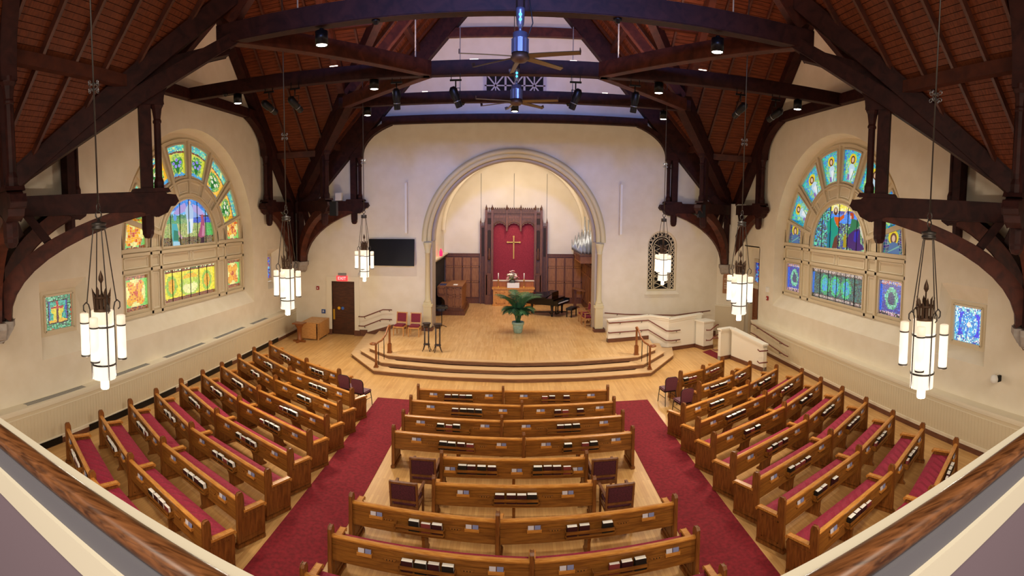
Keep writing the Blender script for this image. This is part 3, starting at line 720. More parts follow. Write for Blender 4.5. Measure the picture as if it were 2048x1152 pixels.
def big_window(sg):
    X0 = FX*sg
    root = bpy.data.objects.new('window_2' if sg < 0 else 'window_3', None); COL.objects.link(root); root.location = (X0, 16.1, 2.6); root['kind'] = 'structure'
    cy, z0 = 16.1, 4.8
    P = lambda y, z, d=0: (X0-sg*d, y, z)
    def frr(a0, a1, r0, r1, n=8):
        A = [a0+(a1-a0)*i/n for i in range(n+1)]
        return [(cy+r1*math.cos(a), z0+r1*math.sin(a)) for a in A]+[(cy+r0*math.cos(a), z0+r0*math.sin(a)) for a in reversed(A)]
    R_ = math.radians
    fans = [(R_(91.5+1.5), R_(111)), (R_(69), R_(87)), (R_(42), R_(63)), (R_(117), R_(138)), (R_(16.5), R_(36)), (R_(144), R_(163.5))]
    lun = frr(0.0, PI, 0, 1.70, 24)[:25]
    rects = [(12.4, 13.57, 2.82, 4.0), (14.42, 17.78, 2.82, 4.0), (18.66, 19.78, 2.82, 4.0)]
    rf = lambda r: [(r[0], r[2]), (r[1], r[2]), (r[1], r[3]), (r[0], r[3])]
    side = [[(12.42, 4.84), (13.52, 4.84), (13.52, 5.5), (12.55, 5.75)], [(18.7, 4.84), (19.78, 4.84), (19.66, 5.75), (18.7, 5.5)]]
    holes = [lun]+[frr(a, b, 2.5, 3.68) for a, b in fans]+[rf(r) for r in rects]+side
    outer = arch(16.05, 4.12, 2.55, 4.78, 40)
    mb = slab(outer, holes, P, .0, -.12)
    fr = obj('window_frame', mb, TRIM, root, True)
    # raised mouldings round each light
    mb = MB()
    for h in holes:
        n = len(h)
        for i in range(n):
            a, b = h[i], h[(i+1) % n]; mb.beam(P(a[0], a[1], .02), P(b[0], b[1], .02), .05, .05, (1, 0, 0))
    obj('light_moulding', mb, TRIM, root, True)
    # raised bars and sunk panels between the lights
    def bar(a, b, w=.07): mm = MB(); mm.beam(P(*a, .03), P(*b, .03), w, .06, (1, 0, 0)); return mm
    mb = MB(); N_ = 24
    for i in range(N_):
        a, b = PI*i/N_, PI*(i+1)/N_
        for r in (1.86, 2.40, 3.84): mb.beam(P(cy+r*math.cos(a), z0+r*math.sin(a), .03), P(cy+r*math.cos(b), z0+r*math.sin(b), .03), .06, .08, (1, 0, 0))
    obj('arch_band', mb, TRIM, root, True)
    for a in (0, 15, 39.5, 66, 90, 114, 140.5, 165, 180):
        a = R_(a); mb = MB(); mb.beam(P(cy+1.86*math.cos(a), z0+1.86*math.sin(a), .03), P(cy+3.85*math.cos(a), z0+3.85*math.sin(a), .03), .12 if abs(a-PI/2) > .1 else .1, .10, (1, 0, 0)); obj('mullion', mb, TRIM, root, True)
    for z in (2.68, 4.14, 4.66):
        mb = MB(); mb.beam(P(12.15, z, .03), P(20.05, z, .03), .08, .1, (0, 0, 1)); obj('transom', mb, TRIM, root, True)
    for y in (12.25, 13.72, 14.24, 17.94, 18.5, 19.95):
        mb = MB(); mb.beam(P(y, 2.6, .03), P(y, 5.4, .03), .1, .08, (1, 0, 0)); obj('mullion', mb, TRIM, root, True)
    def sunk(poly):
        mb = MB(); n = len(poly)
        for i in range(n): mb.beam(P(*poly[i], .012), P(*poly[(i+1) % n], .012), .03, .035, (1, 0, 0))
        obj('panel_moulding', mb, TRIML, root, True)
    for y0, y1 in ((12.4, 13.57), (13.8, 14.16), (14.42, 15.95), (16.25, 17.78), (18.04, 18.4), (18.66, 19.78)): sunk([(y0, 4.24), (y1, 4.24), (y1, 4.56), (y0, 4.56)])
    sunk([(16.04, 4.24), (16.18, 4.24), (16.18, 4.56), (16.04, 4.56)])
    for y0, y1 in ((13.82, 14.14), (18.06, 18.38)): sunk([(y0, 2.8), (y1, 2.8), (y1, 4.0), (y0, 4.0)]); sunk([(y0, 4.84), (y1, 4.84), (y1, 5.3), (y0, 5.3)])
    for a, b in ((20, 44), (49, 68), (72, 87.5), (92.5, 108), (112, 131), (136, 160)): sunk(frr(R_(a), R_(b), 1.96, 2.30, 4))
    # lights
    D = -.05
    def lunp(u, v): 
        y = cy+sg*0+(1.76-3.52*u)*(1 if sg > 0 else -1); return P(y, z0-.03+1.78*v, D)
    pane('centre_light', root, lunp, 60, 32, col_l_lun if sg < 0 else col_r_lun, label='half round picture light with figures')
    FD = -.042
    def figs(mp, shapes):
        for k, (colr, pts) in enumerate(shapes): flatpoly('glass_piece', root, [mp(u, v, FD+.0006*k) for u, v in pts], colr)
    def disc(u, v, ru, rv, n=12, a0=0, a1=2*PI): return [(u+ru*math.cos(a0+(a1-a0)*i/n), v+rv*math.sin(a0+(a1-a0)*i/n)) for i in range(n)]
    lmp = lambda u, v, d: P(cy+(1.70-3.40*u)*(1 if sg > 0 else -1), z0+1.70*v, d)
    if sg > 0:
        cvt = lambda pp: [((x-30)/1045, (945+130*(x-30)/1045-y)/870) for x, y in pp]
        figs(lmp, [('#f6eec8', disc(.426, .86, .058, .115)), ('#5a3424', disc(.426, .83, .04, .09)), ('#e8c4a0', disc(.426, .855, .024, .05)),
            ('#0e9c84', cvt([(440, 370), (300, 480), (320, 620), (320, 970), (420, 980), (470, 780), (530, 720), (545, 620), (490, 540), (450, 440)])),
            ('#0a7890', cvt([(330, 700), (400, 640), (390, 975), (320, 970)])), ('#e06414', cvt([(450, 380), (560, 400), (640, 350), (650, 420), (560, 480), (545, 600), (490, 520), (450, 430)])),
            ('#6c3a2c', cvt([(470, 780), (530, 730), (530, 985), (425, 980)])), ('#f0c8a8', cvt([(640, 350), (680, 260), (710, 280), (660, 370)])),
            ('#c04418', cvt([(755, 350), (790, 335), (825, 370), (830, 450), (790, 470), (770, 420)])), ('#ecc4a0', cvt([(755, 390), (785, 400), (785, 450), (765, 450)])),
            ('#2f7c50', cvt([(790, 450), (860, 470), (935, 520), (935, 600), (860, 650), (740, 740), (720, 700), (770, 600)])),
            ('#46206c', cvt([(740, 740), (860, 650), (950, 640), (965, 900), (1050, 1020), (900, 1050), (840, 1030), (720, 950)])), ('#3428b0', cvt([(850, 700), (930, 680), (900, 900), (840, 860)])),
            ('#dcd8c0', cvt([(935, 590), (970, 620), (1010, 780), (1050, 820), (1030, 840), (990, 800), (945, 650)])), ('#b09a18', cvt([(650, 780), (700, 690), (710, 970), (650, 980)]))])
    else:
        cvt = lambda pp: [((x-45)/515, (545-48*(x-45)/515-y)/453) for x, y in pp]
        figs(lmp, [('#b8a4e4', cvt([(160, 225), (215, 150), (270, 110), (295, 180), (200, 235)])), ('#c0b0ec', cvt([(345, 115), (400, 130), (480, 215), (400, 220), (345, 180)])), ('#9cb8f4', cvt([(345, 180), (400, 215), (430, 235), (350, 250)])),
            ('#bcd4f4', cvt([(270, 180), (300, 125), (335, 125), (352, 180), (348, 270), (285, 280)])), ('#eef8ff', cvt([(288, 270), (348, 260), (345, 320), (335, 400), (288, 415)])), ('#8cd0ec', cvt([(300, 300), (315, 290), (318, 400), (300, 405)])), ('#f0c8b8', disc(.53, .915, .022, .045)),
            ('#58b8c0', cvt([(145, 320), (190, 320), (205, 400), (195, 470), (210, 530), (150, 535), (142, 400)])), ('#3c8a70', cvt([(160, 380), (205, 390), (200, 480), (155, 480)])), ('#d8a8b4', cvt([(200, 380), (238, 445), (232, 470), (200, 420)])), ('#68a8e8', disc(.25, .60, .03, .07)), ('#b0dcf0', cvt([(152, 490), (210, 490), (215, 530), (150, 535)])),
            ('#b4587c', cvt([(435, 250), (460, 260), (466, 380), (460, 435), (420, 450), (388, 430), (415, 350), (425, 280)])), ('#d890ac', cvt([(440, 320), (460, 330), (455, 430), (430, 430)])), ('#402838', cvt([(420, 450), (456, 440), (456, 500), (415, 505)])), ('#c05868', disc(.765, .60, .026, .06))])
    for i, (a, b) in enumerate(fans):
        fm = lambda u, v, d, a=a, b=b: P(cy+(2.5+1.18*v)*math.cos(b+(a-b)*(u if sg < 0 else 1-u)), z0+(2.5+1.18*v)*math.sin(b+(a-b)*(u if sg < 0 else 1-u)), d)
        if sg > 0: figs(fm, [('#ecd02c', disc(.5, .72, .21, .17)), ('#6c4430', disc(.5, .70, .125, .13)), ('#e4bc98', disc(.5, .70, .07, .08)), ('#c4dcec', [(.32, .50), (.44, .58), (.58, .58), (.70, .48), (.66, .30), (.74, .08), (.28, .08), (.36, .28)]), ('#e8f0f4', [(.42, .42), (.60, .44), (.64, .20), (.48, .14)]), ('#9474b8', [(.30, .26), (.42, .24), (.44, .08), (.28, .08)]), ('#f6f4ec', disc(.62, .30, .10, .06)), ('#4c9c54', [(.55, .08), (.60, .08), (.70, .40), (.66, .40)])])
        else:
            pc = '#a49cf0' if i < 2 else '#eef4dc'
            figs(fm, [('#2c7c34', [(.48, .14), (.52, .14), (.52+.05*math.sin(k*2.1), .50), (.50+dx, .56)]) for k, dx in enumerate((-.34, -.2, -.08, .08, .2, .34))]+[(pc, disc(cx_, cv_, .09, .055, 6)) for cx_, cv_ in ((.28, .46), (.5, .54), (.72, .46), (.4, .36), (.62, .36))]+[('#6c58c8' if i < 2 else '#f0d050', disc(cx_, cv_, .035, .022, 6)) for cx_, cv_ in ((.28, .46), (.5, .54), (.72, .46))])
    if sg > 0:
        for y0 in (12.42, 18.7):
            sm = lambda u, v, d, y0=y0: P(y0+1.08*(1-u), 4.84+.86*v, d)
            figs(sm, [('#ecd02c', disc(.45, .64, .24, .28)), ('#6c4434', disc(.46, .60, .15, .22)), ('#e0b894', disc(.46, .60, .08, .13)), ('#50709c', [(.28, .38), (.40, .46), (.56, .46), (.72, .34), (.76, .0), (.22, .0)]), ('#78b09c', [(.15, .05), (.2, .05), (.75, .30), (.70, .34)])])
    for i, (a, b) in enumerate(fans):
        f = lambda u, v, a=a, b=b: P(cy+(2.45+1.28*v)*math.cos(b+.02+(a-b-.04)*u), z0+(2.45+1.28*v)*math.sin(b+.02+(a-b-.04)*u), D)
        cf = (col_band if i < 2 else col_gband) if sg < 0 else col_angel
        pane('fan_light', root, f, 18, 22, cf)
    for i, r in enumerate(rects):
        f = lambda u, v, r=r: P(r[0]-.03+(r[1]-r[0]+.06)*(u if sg < 0 else 1-u), r[2]-.03+(r[3]-r[2]+.06)*v, D)
        if sg < 0: pane('lower_light', root, f, 56 if i == 1 else 20, 22, col_gold if i == 1 else col_flower, j=.2)
        else: pane('lower_light', root, f, 60 if i == 1 else 22, 24, col_rect_r if i == 1 else col_wreath, j=.2)
    for i, s in enumerate(side):
        y0, y1 = (12.38, 13.58) if i == 0 else (18.66, 19.85)
        f = lambda u, v: P(y0+(y1-y0)*(u if sg < 0 else 1-u), 4.8+1.02*v, D)
        pane('side_light', root, f, 14, 12, col_flower if sg < 0 else col_angel_d)
    # saddle bars
    mb = MB()
    for k in range(1, 6): y = 14.42+3.36*k/6; mb.beam(P(y, 2.82, -.03), P(y, 4.0, -.03), .02, .02, (1, 0, 0)); mb.beam(P(y, 4.8, -.03), P(y, 4.8+math.sqrt(max(0, 1.7**2-(y-cy)**2)), -.03), .022, .02, (1, 0, 0))
    obj('saddle_bars', mb, LEADM, root, True)
    if sg > 0:
        rot = M(((0, 0, -1), (-1, 0, 0), (0, 1, 0))).to_4x4()
        def tx(s, y, z, size, w): m = rot.copy(); m.translation = P(y, z, -.035); text('lettering', s, size, m, emis('#ffe6d8'), root, w, .002)
        tx('THEY THAT WORSHIP HIM MUST WORSHIP HIM IN SPIRIT', 16.1, 3.90, .15, 3.2)
        tx('+ 1857  REV DR EDWARD GRIFFIN PORTER  18-1-1901 +', 16.1, 2.92, .12, 3.1)
        tx('GOD IS A SPIRIT', 19.22, 3.9, .11, 1.0); tx('AND IN TRUTH', 12.98, 3.9, .12, 1.05)
        tx('+ 18+57 +', 19.22, 2.93, .11, .85); tx('+ 19+01 +', 12.98, 2.93, .11, .85)
    # sloping sill
    return root
big_window(-1); big_window(1)
def small_window(nm, sg, y0, y1, z0, z1, cf, glow=None, n=(28, 28)):
    X0 = sg*11.12; root = bpy.data.objects.new(nm, None); COL.objects.link(root); root.location = (X0, y0, z0); root['kind'] = 'structure'
    P = lambda y, z, d=0: (X0-sg*d, y, z)
    o = [(y0-.12, z0-.12), (y1+.12, z0-.12), (y1+.12, z1+.12), (y0-.12, z1+.12)]; h = [(y0, z0), (y1, z0), (y1, z1), (y0, z1)]
    obj('window_frame', slab(o, [h], P, .03, -.05), TRIM, root, True)
    mb = MB()
    for i in range(4): mb.beam(P(*h[i], .04), P(*h[(i+1) % 4], .04), .06, .06, (1, 0, 0))
    obj('light_moulding', mb, TRIM, root, True)
    f = lambda u, v: P(y0-.02+(y1-y0+.04)*(u if sg < 0 else 1-u), z0-.02+(z1-z0+.04)*v, -.03)
    pane('stained_light', root, f, n[0], n[1], cf, j=.3); return root
small_window('window_4', -1, 8.98, 10.02, 2.84, 3.82, col_smL)
small_window('window_5', 1, 8.98, 10.02, 2.62, 3.66, col_smR)
small_window('window_6', -1, 21.72, 22.42, 2.86, 3.9, col_blue, n=(10, 14))
small_window('window_7', 1, 21.9, 22.6, 2.8, 3.8, col_blue, n=(10, 14))
# lattice window on the back wall
root = bpy.data.objects.new('window_8', None); COL.objects.link(root); root.location = (6.93, YB, 2.3); root['kind'] = 'structure'
PB = lambda a, b, d=0: (a, YB+.12-d, b)
lo = arch(6.93, .74, 2.26, 4.4, 16); li = arch(6.93, .64, 2.36, 4.4, 16)
obj('window_frame', slab(lo, [li], PB, .0, -.06), TRIM, root, True)
mb = MB(); mb.prism(lo, YB+.3, YB+.32, fnb); obj('dark_backing', mb, mat('lattice_dark', '#17120c', .9), root, True)
def lat_in(a, b, m=.0):
    r = .64-m
    return abs(a-6.93) <= r and b >= 2.36+m and (b <= 4.4 or (a-6.93)**2+(b-4.4)**2 <= r*r)
def lbar(nm, a, b, w=.035):
    mb = MB(); mb.beam(PB(*a), PB(*b), w, .04, (0, 1, 0)); obj(nm, mb, TRIM, root, True)
for x in (-.36, .36, -.44, .44): lbar('lattice_bar', (6.93+x, 2.36), (6.93+x, 4.35))
for r in (.40, .50):
    for i in range(12): lbar('lattice_arc', (6.93+r*math.cos(PI*i/12), 4.35+r*math.sin(PI*i/12)), (6.93+r*math.cos(PI*(i+1)/12), 4.35+r*math.sin(PI*(i+1)/12)), .03)
for sx in (-1, 1):
    for k in range(10):
        z = 2.4+k*.2; lbar('lattice_bar', (6.93+sx*.45, z), (6.93+sx*.62, z+.2), .028); lbar('lattice_bar', (6.93+sx*.62, z), (6.93+sx*.45, z+.2), .028)
for k in range(9):
    a = PI*(k+.5)/9; lbar('lattice_bar', (6.93+.5*math.cos(a-.13), 4.38+.5*math.sin(a-.13)), (6.93+.64*math.cos(a+.1), 4.38+.64*math.sin(a+.1)), .028); lbar('lattice_bar', (6.93+.5*math.cos(a+.13), 4.38+.5*math.sin(a+.13)), (6.93+.64*math.cos(a-.1), 4.38+.64*math.sin(a-.1)), .028)
for k in range(7):
    z = 2.38+k*.3; lbar('lattice_bar', (6.60, z), (7.26, z+.3), .026); lbar('lattice_bar', (7.26, z), (6.60, z+.3), .026)
for k in range(13): z = 2.45+k*.16; lbar('lattice_bar', (6.57, z), (6.65, z), .02)
mb = MB(); mb.add([(6.2, YB-.005, 2.28), (7.66, YB-.005, 2.28), (7.8, YB-.10, 2.12), (6.1, YB-.10, 2.12), (7.8, YB, 2.1), (6.1, YB, 2.1)], [(0, 1, 2, 3), (3, 2, 4, 5), (0, 3, 5), (1, 4, 2)]); obj('window_sill', mb, WALL, root, True)
# square grille high on the gable
gr = thing('gable_grille', 'white square vent grille with star bars high on the gable', 'grille', (0, YB-.04, 11.05))
mb = MB(); mb.box(-1.3, YB-.03, 10.9, 1.3, YB-.01, 12.05); obj('backing', mb, mat('grille_dark', '#0d0c0e', .9), gr, True)
WG = mat('white_grille', '#b9b2b4', .6)
def gbar(a, b, w, nm='bar'): mb = MB(); mb.beam((a[0], YB-.06, a[1]), (b[0], YB-.06, b[1]), w, .05, (0, 1, 0)); obj(nm, mb, WG, gr, True)
for z in (10.93, 11.5, 12.05): gbar((-1.35, z), (1.35, z), .12 if z != 11.5 else .05)
for x in (-1.33, 1.33): gbar((x, 10.9), (x, 12.1), .14)
for x in (-.42, .42): gbar((x, 10.9), (x, 12.1), .09)
for cx in (-.86, 0, .86):
    gbar((cx, 10.95), (cx, 12.05), .05)
    for dz in (-.46, .46): gbar((cx-.38, 11.5-dz), (cx+.38, 11.5+dz), .06)
mb = MB(); mb.box(-1.55, YB-.03, 12.1, 1.6, YB-.005, 12.75); tag(obj('wall_vent_panel', mb, WALL), 'pale recessed panel above the star grille on the gable', 'panel')

# ------------------------------------------------------------ doors
def panel_door(nm, fn, w, h, rows, m=DOOR):
    """fn(a,d,z)->point ; a across 0..w, d outwards"""
    root = bpy.data.objects.new(nm, None); COL.objects.link(root); root.location = fn(0, 0, 0); root['kind'] = 'structure'
    def bx(mb, a0, a1, d0, d1, z0, z1):
        vs = [fn(a, d, z) for z in (z0, z1) for d in (d0, d1) for a in (a0, a1)]
        mb.add(vs, [(0, 2, 3, 1), (4, 5, 7, 6), (0, 1, 5, 4), (2, 6, 7, 3), (0, 4, 6, 2), (1, 3, 7, 5)])
    mb = MB(); bx(mb, 0, w, -.02, .0, 0, h); lf = obj('door_leaf', mb, m, root, True)
    for a0, a1 in ((0, .12), (w-.12, w)): mb = MB(); bx(mb, a0, a1, 0, .02, 0, h); obj('stile', mb, m, root, True)
    for z0, z1 in rows: mb = MB(); bx(mb, .12, w-.12, 0, .02, z0, z1); obj('door_rail', mb, m, root, True)
    return root, bx
ang = math.radians(0)
root, bx = panel_door('door_1', lambda a, d, z: (-8.62+a, YB+.1-d, z), 1.15, 2.6, ((0, .2), (.68, .8), (1.05, 1.17), (2.45, 2.6)))
mb = MB(); bx(mb, .02, .12, .02, .03, .72, 1.22); obj('push_plate', mb, mat('brass_plate', '#d4a63c', .35, .6), root, True)
for xa, cc in ((.33, '#e0a818'), (.52, '#3f68b8')):
    mb = MB(); mb.tube([(-8.62+xa, YB+.075, 1.28), (-8.62+xa, YB+.065, 1.28)], .075, 16); obj('round_sticker', mb, mat('sticker'+cc[1:], cc, .5), root, True)
mb = MB(); 
for a, b in (((-8.9, YB-.05, 0), (-8.62, YB+.1, 2.6)), ((-7.47, YB-.05, 0), (-7.22, YB+.1, 2.6)), ((-8.9, YB-.05, 2.6), (-7.22, YB+.1, 2.84))): mb.box(*a, *b)
struct('trim_4', mb, TRIML, bevel=.01)
mb = MB()
for a, b in (((-8.92, YB-.07, 0), (-8.6, YB-.05, .26)), ((-7.49, YB-.07, 0), (-7.2, YB-.05, .26))): mb.box(*a, *b)
struct('trim_5', mb, BASEB)
panel_door('door_2', lambda a, d, z: (11.14-d, 22.8-a, z), .85, 2.5, ((0, .2), (1.0, 1.15), (2.3, 2.5)), noisy('side_door', '#6e3c20', '#854c2a', .45, (1, 1, 5)))
mb = MB(); mb.box(11.0, 22.8, 0, 11.15, 22.95, 2.6); mb.box(11.0, 21.8, 0, 11.15, 21.95, 2.6); struct('trim_6', mb, TRIM)
# exit sign etc.
RED = mat('exit_red', '#ff4a50', .4, 0, 1.3, '#ff3038')
ex = thing('exit_sign', 'small lit red exit sign above the brown door', 'sign', (-8.07, YB-.06, 2.74))
mb = MB(); mb.box(-.27, -.04, -.12, .27, .05, .13); obj('sign_box', mb, RED, ex)
mb = MB(); mb.box(-.2, -.02, .13, .2, .05, .26); obj('lamp_bar', mb, GREY, ex)
rx = M.Rotation(PI/2, 4, 'X'); rx.translation = (-8.07, YB-.105, 2.745)
text('lettering', 'EXIT', .2, rx, mat('sign_letters', '#ffd8d8', .4, 0, 1.2, '#ffc0c0'), ex, .4)
def small(nm, lab, cat, boxes, m, bev=.005, world=None):
    mb = MB()
    for b in boxes: mb.box(*b)
    return tag(obj(nm, mb, m, bevel=bev), lab, cat)
REDM = mat('red_plastic', '#a02028', .4); 
fa = thing('fire_alarm', 'small red fire alarm pull on the wall left of the brown door', 'alarm', (-9.34, YB-.03, 2.24)); mb = MB(); mb.box(-.07, -.03, -.09, .07, .03, .09); obj('alarm_body', mb, REDM, fa, bevel=.01); mb = MB(); mb.box(-.025, -.045, -.04, .025, -.03, .03); obj('pull_handle', mb, WHITE, fa)
bs = thing('accessibility_sign', 'small blue square sign beside the brown door', 'sign', (-9.06, YB-.02, 1.1)); mb = MB(); mb.box(-.1, -.01, -.1, .1, .01, .1); obj('sign_plate', mb, mat('sign_blue', '#34508c', .5), bs); mb = MB(); mb.box(-.04, -.015, -.05, -.01, -.01, .05); mb.box(-.01, -.015, -.02, .04, -.01, 0); mb.box(-.01, -.015, .03, .03, -.01, .05); obj('symbol', mb, WHITE, bs)
fa2 = dup(fa, (10.76, 20.6, 2.35), -PI/2, 'small red fire alarm pull on the right wall near the side door')
small('alarm_strobe', 'small white strobe above the fire alarm on the right wall', 'alarm', [(10.72, 20.5, 2.62, 10.8, 20.72, 2.84)], WHITE)
mb = MB(); mb.lathe([(.0, 0), (.12, .0), (.12, .05), (0, .06)], (0, 0, 0), 16); o = obj('wall_speaker_disc', mb, WHITE); o.rotation_euler = (PI/2, 0, 0); o.location = (-7.15, YB-.005, 2.95); tag(o, 'round white speaker on the wall right of the exit sign', 'speaker')
# arched wooden plaque on the corner wall
d = V((10.85-9.7, 23.11-24.06, 0)).normalized(); nn = V((-.637, -.77, 0)); c0 = V((10.15, 23.66, 0))
fp = lambda a, b, dd: tuple(c0+d*a+nn*dd+V((0, 0, b)))
pq = thing('wooden_plaque', 'arched wooden plaque with pale lettering on the right corner wall', 'plaque', tuple(c0+V((0, 0, 2.2))))
mb = MB(); mb.prism(arch(0, .22, 2.15, 2.95, 10), .02, .07, fp); obj('board', mb, WAINSL, pq, True)
mw = M((( d.x, 0, nn.x, 0), (d.y, 0, nn.y, 0), (0, 1, 0, 0), (0, 0, 0, 1)))
for i, s in enumerate(('ENTER', 'TO', 'WORSHIP', 'DEPART TO', 'SERVE')):
    m2 = mw.copy(); m2.translation = fp(0, 2.85-i*.11, .075); text('lettering', s, .1, m2, TRIML, pq, .30 if len(s) > 3 else .12)

# ------------------------------------------------------------ wall items
tv = thing('television', 'large black wall television left of the arch', 'television', (-5.6, YB-.2, 4.05))
mb = MB(); mb.box(-1.08, -.05, -.62, 1.08, .02, .62, M.Rotation(math.radians(-7), 4, 'X')); obj('screen', mb, mat('tv_black', '#0f0b0b', .4, spec=.2), tv, bevel=.01)
mb = MB(); mb.box(-.3, 0, -.2, .3, .2, .2); obj('wall_mount', mb, METB, tv)
tv.location = (-5.6, YB-.22, 4.03)
for sx, sd in ((-4.92, 'left'), (4.88, 'right')):
    t = thing('column_speaker', 'slim white vertical column speaker %s of the arch' % sd, 'speaker', (sx, YB-.12, 4.9))
    mb = MB(); mb.box(-.06, -.06, 0, .06, .06, 2.35); obj('cabinet', mb, WALL, t, bevel=.01); mb = MB(); mb.box(-.045, -.066, .04, .045, -.06, 2.3); obj('speaker_cloth', mb, WHITE, t)
small('white_speaker', 'small white box speaker on top of the far left bracket beam', 'speaker', [(-8.22, YB-.5, 6.46, -7.92, YB-.25, 6.82)], WHITE, .01)
small('black_speaker', 'black box speaker hanging beside the far left diagonal bracket', 'speaker', [(-7.55, 20.9, 5.75, -7.25, 21.15, 6.35)], METB, .01)
small('black_speaker', 'black box speaker beside the far right diagonal bracket', 'speaker', [(7.6, 21.0, 5.8, 7.9, 21.25, 6.35)], METB, .01)
sc_ = thing('wall_camera', 'small white security camera on the right wall above the wainscot', 'camera', (10.72, 8.05, 2.05))
mb = MB(); mb.lathe([(.03, -.1), (.09, -.08), (.1, .0), (.08, .08), (0, .12)], (-.18, 0, 0), 14); obj('camera_body', mb, WHITE, sc_); mb = MB(); mb.box(-.12, -.04, -.1, .08, .04, .06); obj('camera_bracket', mb, METB, sc_, bevel=.01)
vents = [(7.9, 9.9), (11.1, 12.7), (13.6, 15.9), (16.7, 18.9), (19.6, 21.0)]
for i, (a, b) in enumerate(vents):
    mb = MB(); y = a
    while y < b: mb.box(-10.72, y, 1.231, -10.58, y+.02, 1.236); y += .04
    t = thing('heating_vent', ['nearest', 'second', 'third', 'fourth', 'farthest'][i]+' long grey vent grille in the ledge of the left wall, counted from the balcony', 'vent', (-10.65, a, 1.23))
    obj('grille_slats', mb, GREY, t, True, kind='stuff')
    obj('vent_frame', MB().box(-10.74, a-.02, 1.231, -10.72, b+.02, 1.237), GREY, t, True); obj('vent_frame', MB().box(-10.58, a-.02, 1.231, -10.56, b+.02, 1.237), GREY, t, True)
for i, (a, b) in enumerate(((7.2, 8.9), (9.9, 13.9), (14.6, 17.6), (18.4, 21.8))):
    mb = MB(); mb.box(-10.5, a, .02, -10.46, b, .2); 
    tag(obj('floor_radiator', mb, METB), ['nearest', 'second', 'third', 'farthest'][i]+' low black heater strip at the foot of the left wall, counted from the balcony', 'heater')

# handrails
def rail(nm, pts, lab, r=.023, brackets=(), nrm=(0, 1, 0), m=HANDR):
    t = thing(nm, lab, 'handrail', pts[0]); mb = MB(); mb.tube(pts, r, 8); obj('rail', mb, m, t, True)
    for p in brackets:
        mb = MB(); q = V(p); mb.tube([q, q+V((0, 0, -.07)), q+V(nrm)*.12+V((0, 0, -.09))], .012, 6); obj('rail_bracket', mb, METB, t, True)
    return t
yr = YB-.12
rail('handrail', [(-7.25, yr+.1, .95), (-7.25, yr, .95), (-6.98, yr, .95), (-6.05, yr, 1.33), (-5.62, yr, 1.33)], 'upper burgundy handrail on the wall beside the brown door', brackets=[(-6.95, yr, .95), (-6.2, yr, 1.28), (-5.75, yr, 1.33)])
rail('handrail', [(-7.25, yr+.1, .5), (-7.25, yr, .5), (-6.98, yr, .5), (-6.1, yr, .87), (-5.62, yr, .87)], 'lower burgundy handrail on the wall beside the brown door', brackets=[(-6.95, yr, .5), (-6.2, yr, .83), (-5.75, yr, .87)])
rail('handrail', [(4.2, yr, 1.3), (5.2, yr, 1.22), (7.6, yr, 1.12), (9.4, yr, 1.28)], 'long dark handrail on the back wall above the ramp', brackets=[(4.8, yr, 1.25), (7, yr, 1.12), (9, yr, 1.22)])
rail('handrail', [(10.35, 21.3, 1.1), (10.35, 21, 1.1), (10.35, 18.2, .85), (10.35, 17.9, .85)], 'upper dark handrail on the right wall wainscot', .022, [(10.35, 20.7, 1.08), (10.35, 18.6, .88)], (1, 0, 0))
rail('handrail', [(10.35, 21.3, .7), (10.35, 21, .7), (10.35, 18.2, .45), (10.35, 17.9, .45)], 'lower dark handrail on the right wall wainscot', .022, [(10.35, 20.7, .68), (10.35, 18.6, .48)], (1, 0, 0))
# ramp walls
def rwall(p0, p1, z0, z1a, z1b, lab, cap=True, capx=.09, th=.16):
    p0 = V((p0[0], p0[1], 0)); p1 = V((p1[0], p1[1], 0)); d = (p1-p0).normalized(); n = V((-d.y, d.x, 0))
    t = thing('ramp_wall', lab, 'low wall', (p0.x, p0.y, z0)); L = (p1-p0).length
    q = lambda s, w, z: tuple(p0+d*s+n*w+V((0, 0, z)))
    def wedge(s0, s1, w0, w1, za, zb, zc, zd):   # bottom za->zb, top zc->zd
        vs = [q(s0, w0, za), q(s1, w0, zb), q(s0, w1, za), q(s1, w1, zb), q(s0, w0, zc), q(s1, w0, zd), q(s0, w1, zc), q(s1, w1, zd)]
        return MB().add(vs, [(0, 2, 3, 1), (4, 5, 7, 6), (0, 1, 5, 4), (2, 6, 7, 3), (0, 4, 6, 2), (1, 3, 7, 5)])
    obj('wall_body', wedge(0, L, 0, th, z0, z0, z1a, z1b), SAND, t, True)
    obj('wall_cap', wedge(-.03, L+.03, -capx+.02, th+.05, z1a-.0, z1b-.0, z1a+.06, z1b+.06), SAND, t, True)
    obj('cap_moulding', wedge(0, L, -.03, th+.02, z1a-.09, z1b-.09, z1a, z1b), SAND, t, True)
    obj('skirting', wedge(0, L, -.025, th+.01, z0, z0, z0+.16, z0+.16), BASEB, t, True)
    return t
rwall((3.98, 21.75), (5.85, 22.17), .45, 1.36, 1.44, 'white low ramp wall standing on the right side of the platform')
rwall((5.85, 22.17), (6.62, 21.7), .0, 1.44, 1.40, 'short white low wall piece stepping down beside the platform')
rwall((6.62, 21.7), (8.33, 22.24), 0, 1.34, 1.44, 'white low ramp wall to the right of the platform steps')
def post(c, w, h, lab, rz):
    t = thing('ramp_post', lab, 'post', (c[0], c[1], 0), rz)
    mb = MB(); mb.box(-w/2, -w/2, 0, w/2, w/2, h); obj('post_body', mb, SAND, t); mb = MB(); mb.box(-w/2-.05, -w/2-.05, h, w/2+.05, w/2+.05, h+.06); obj('post_cap', mb, SAND, t)
    mb = MB(); mb.box(-w/2-.02, -w/2-.02, 0, w/2+.02, w/2+.02, .16); obj('skirting', mb, BASEB, t); return t
post((8.35, 21.9), .55, 1.2, 'square white post at the end of the ramp wall', .35)
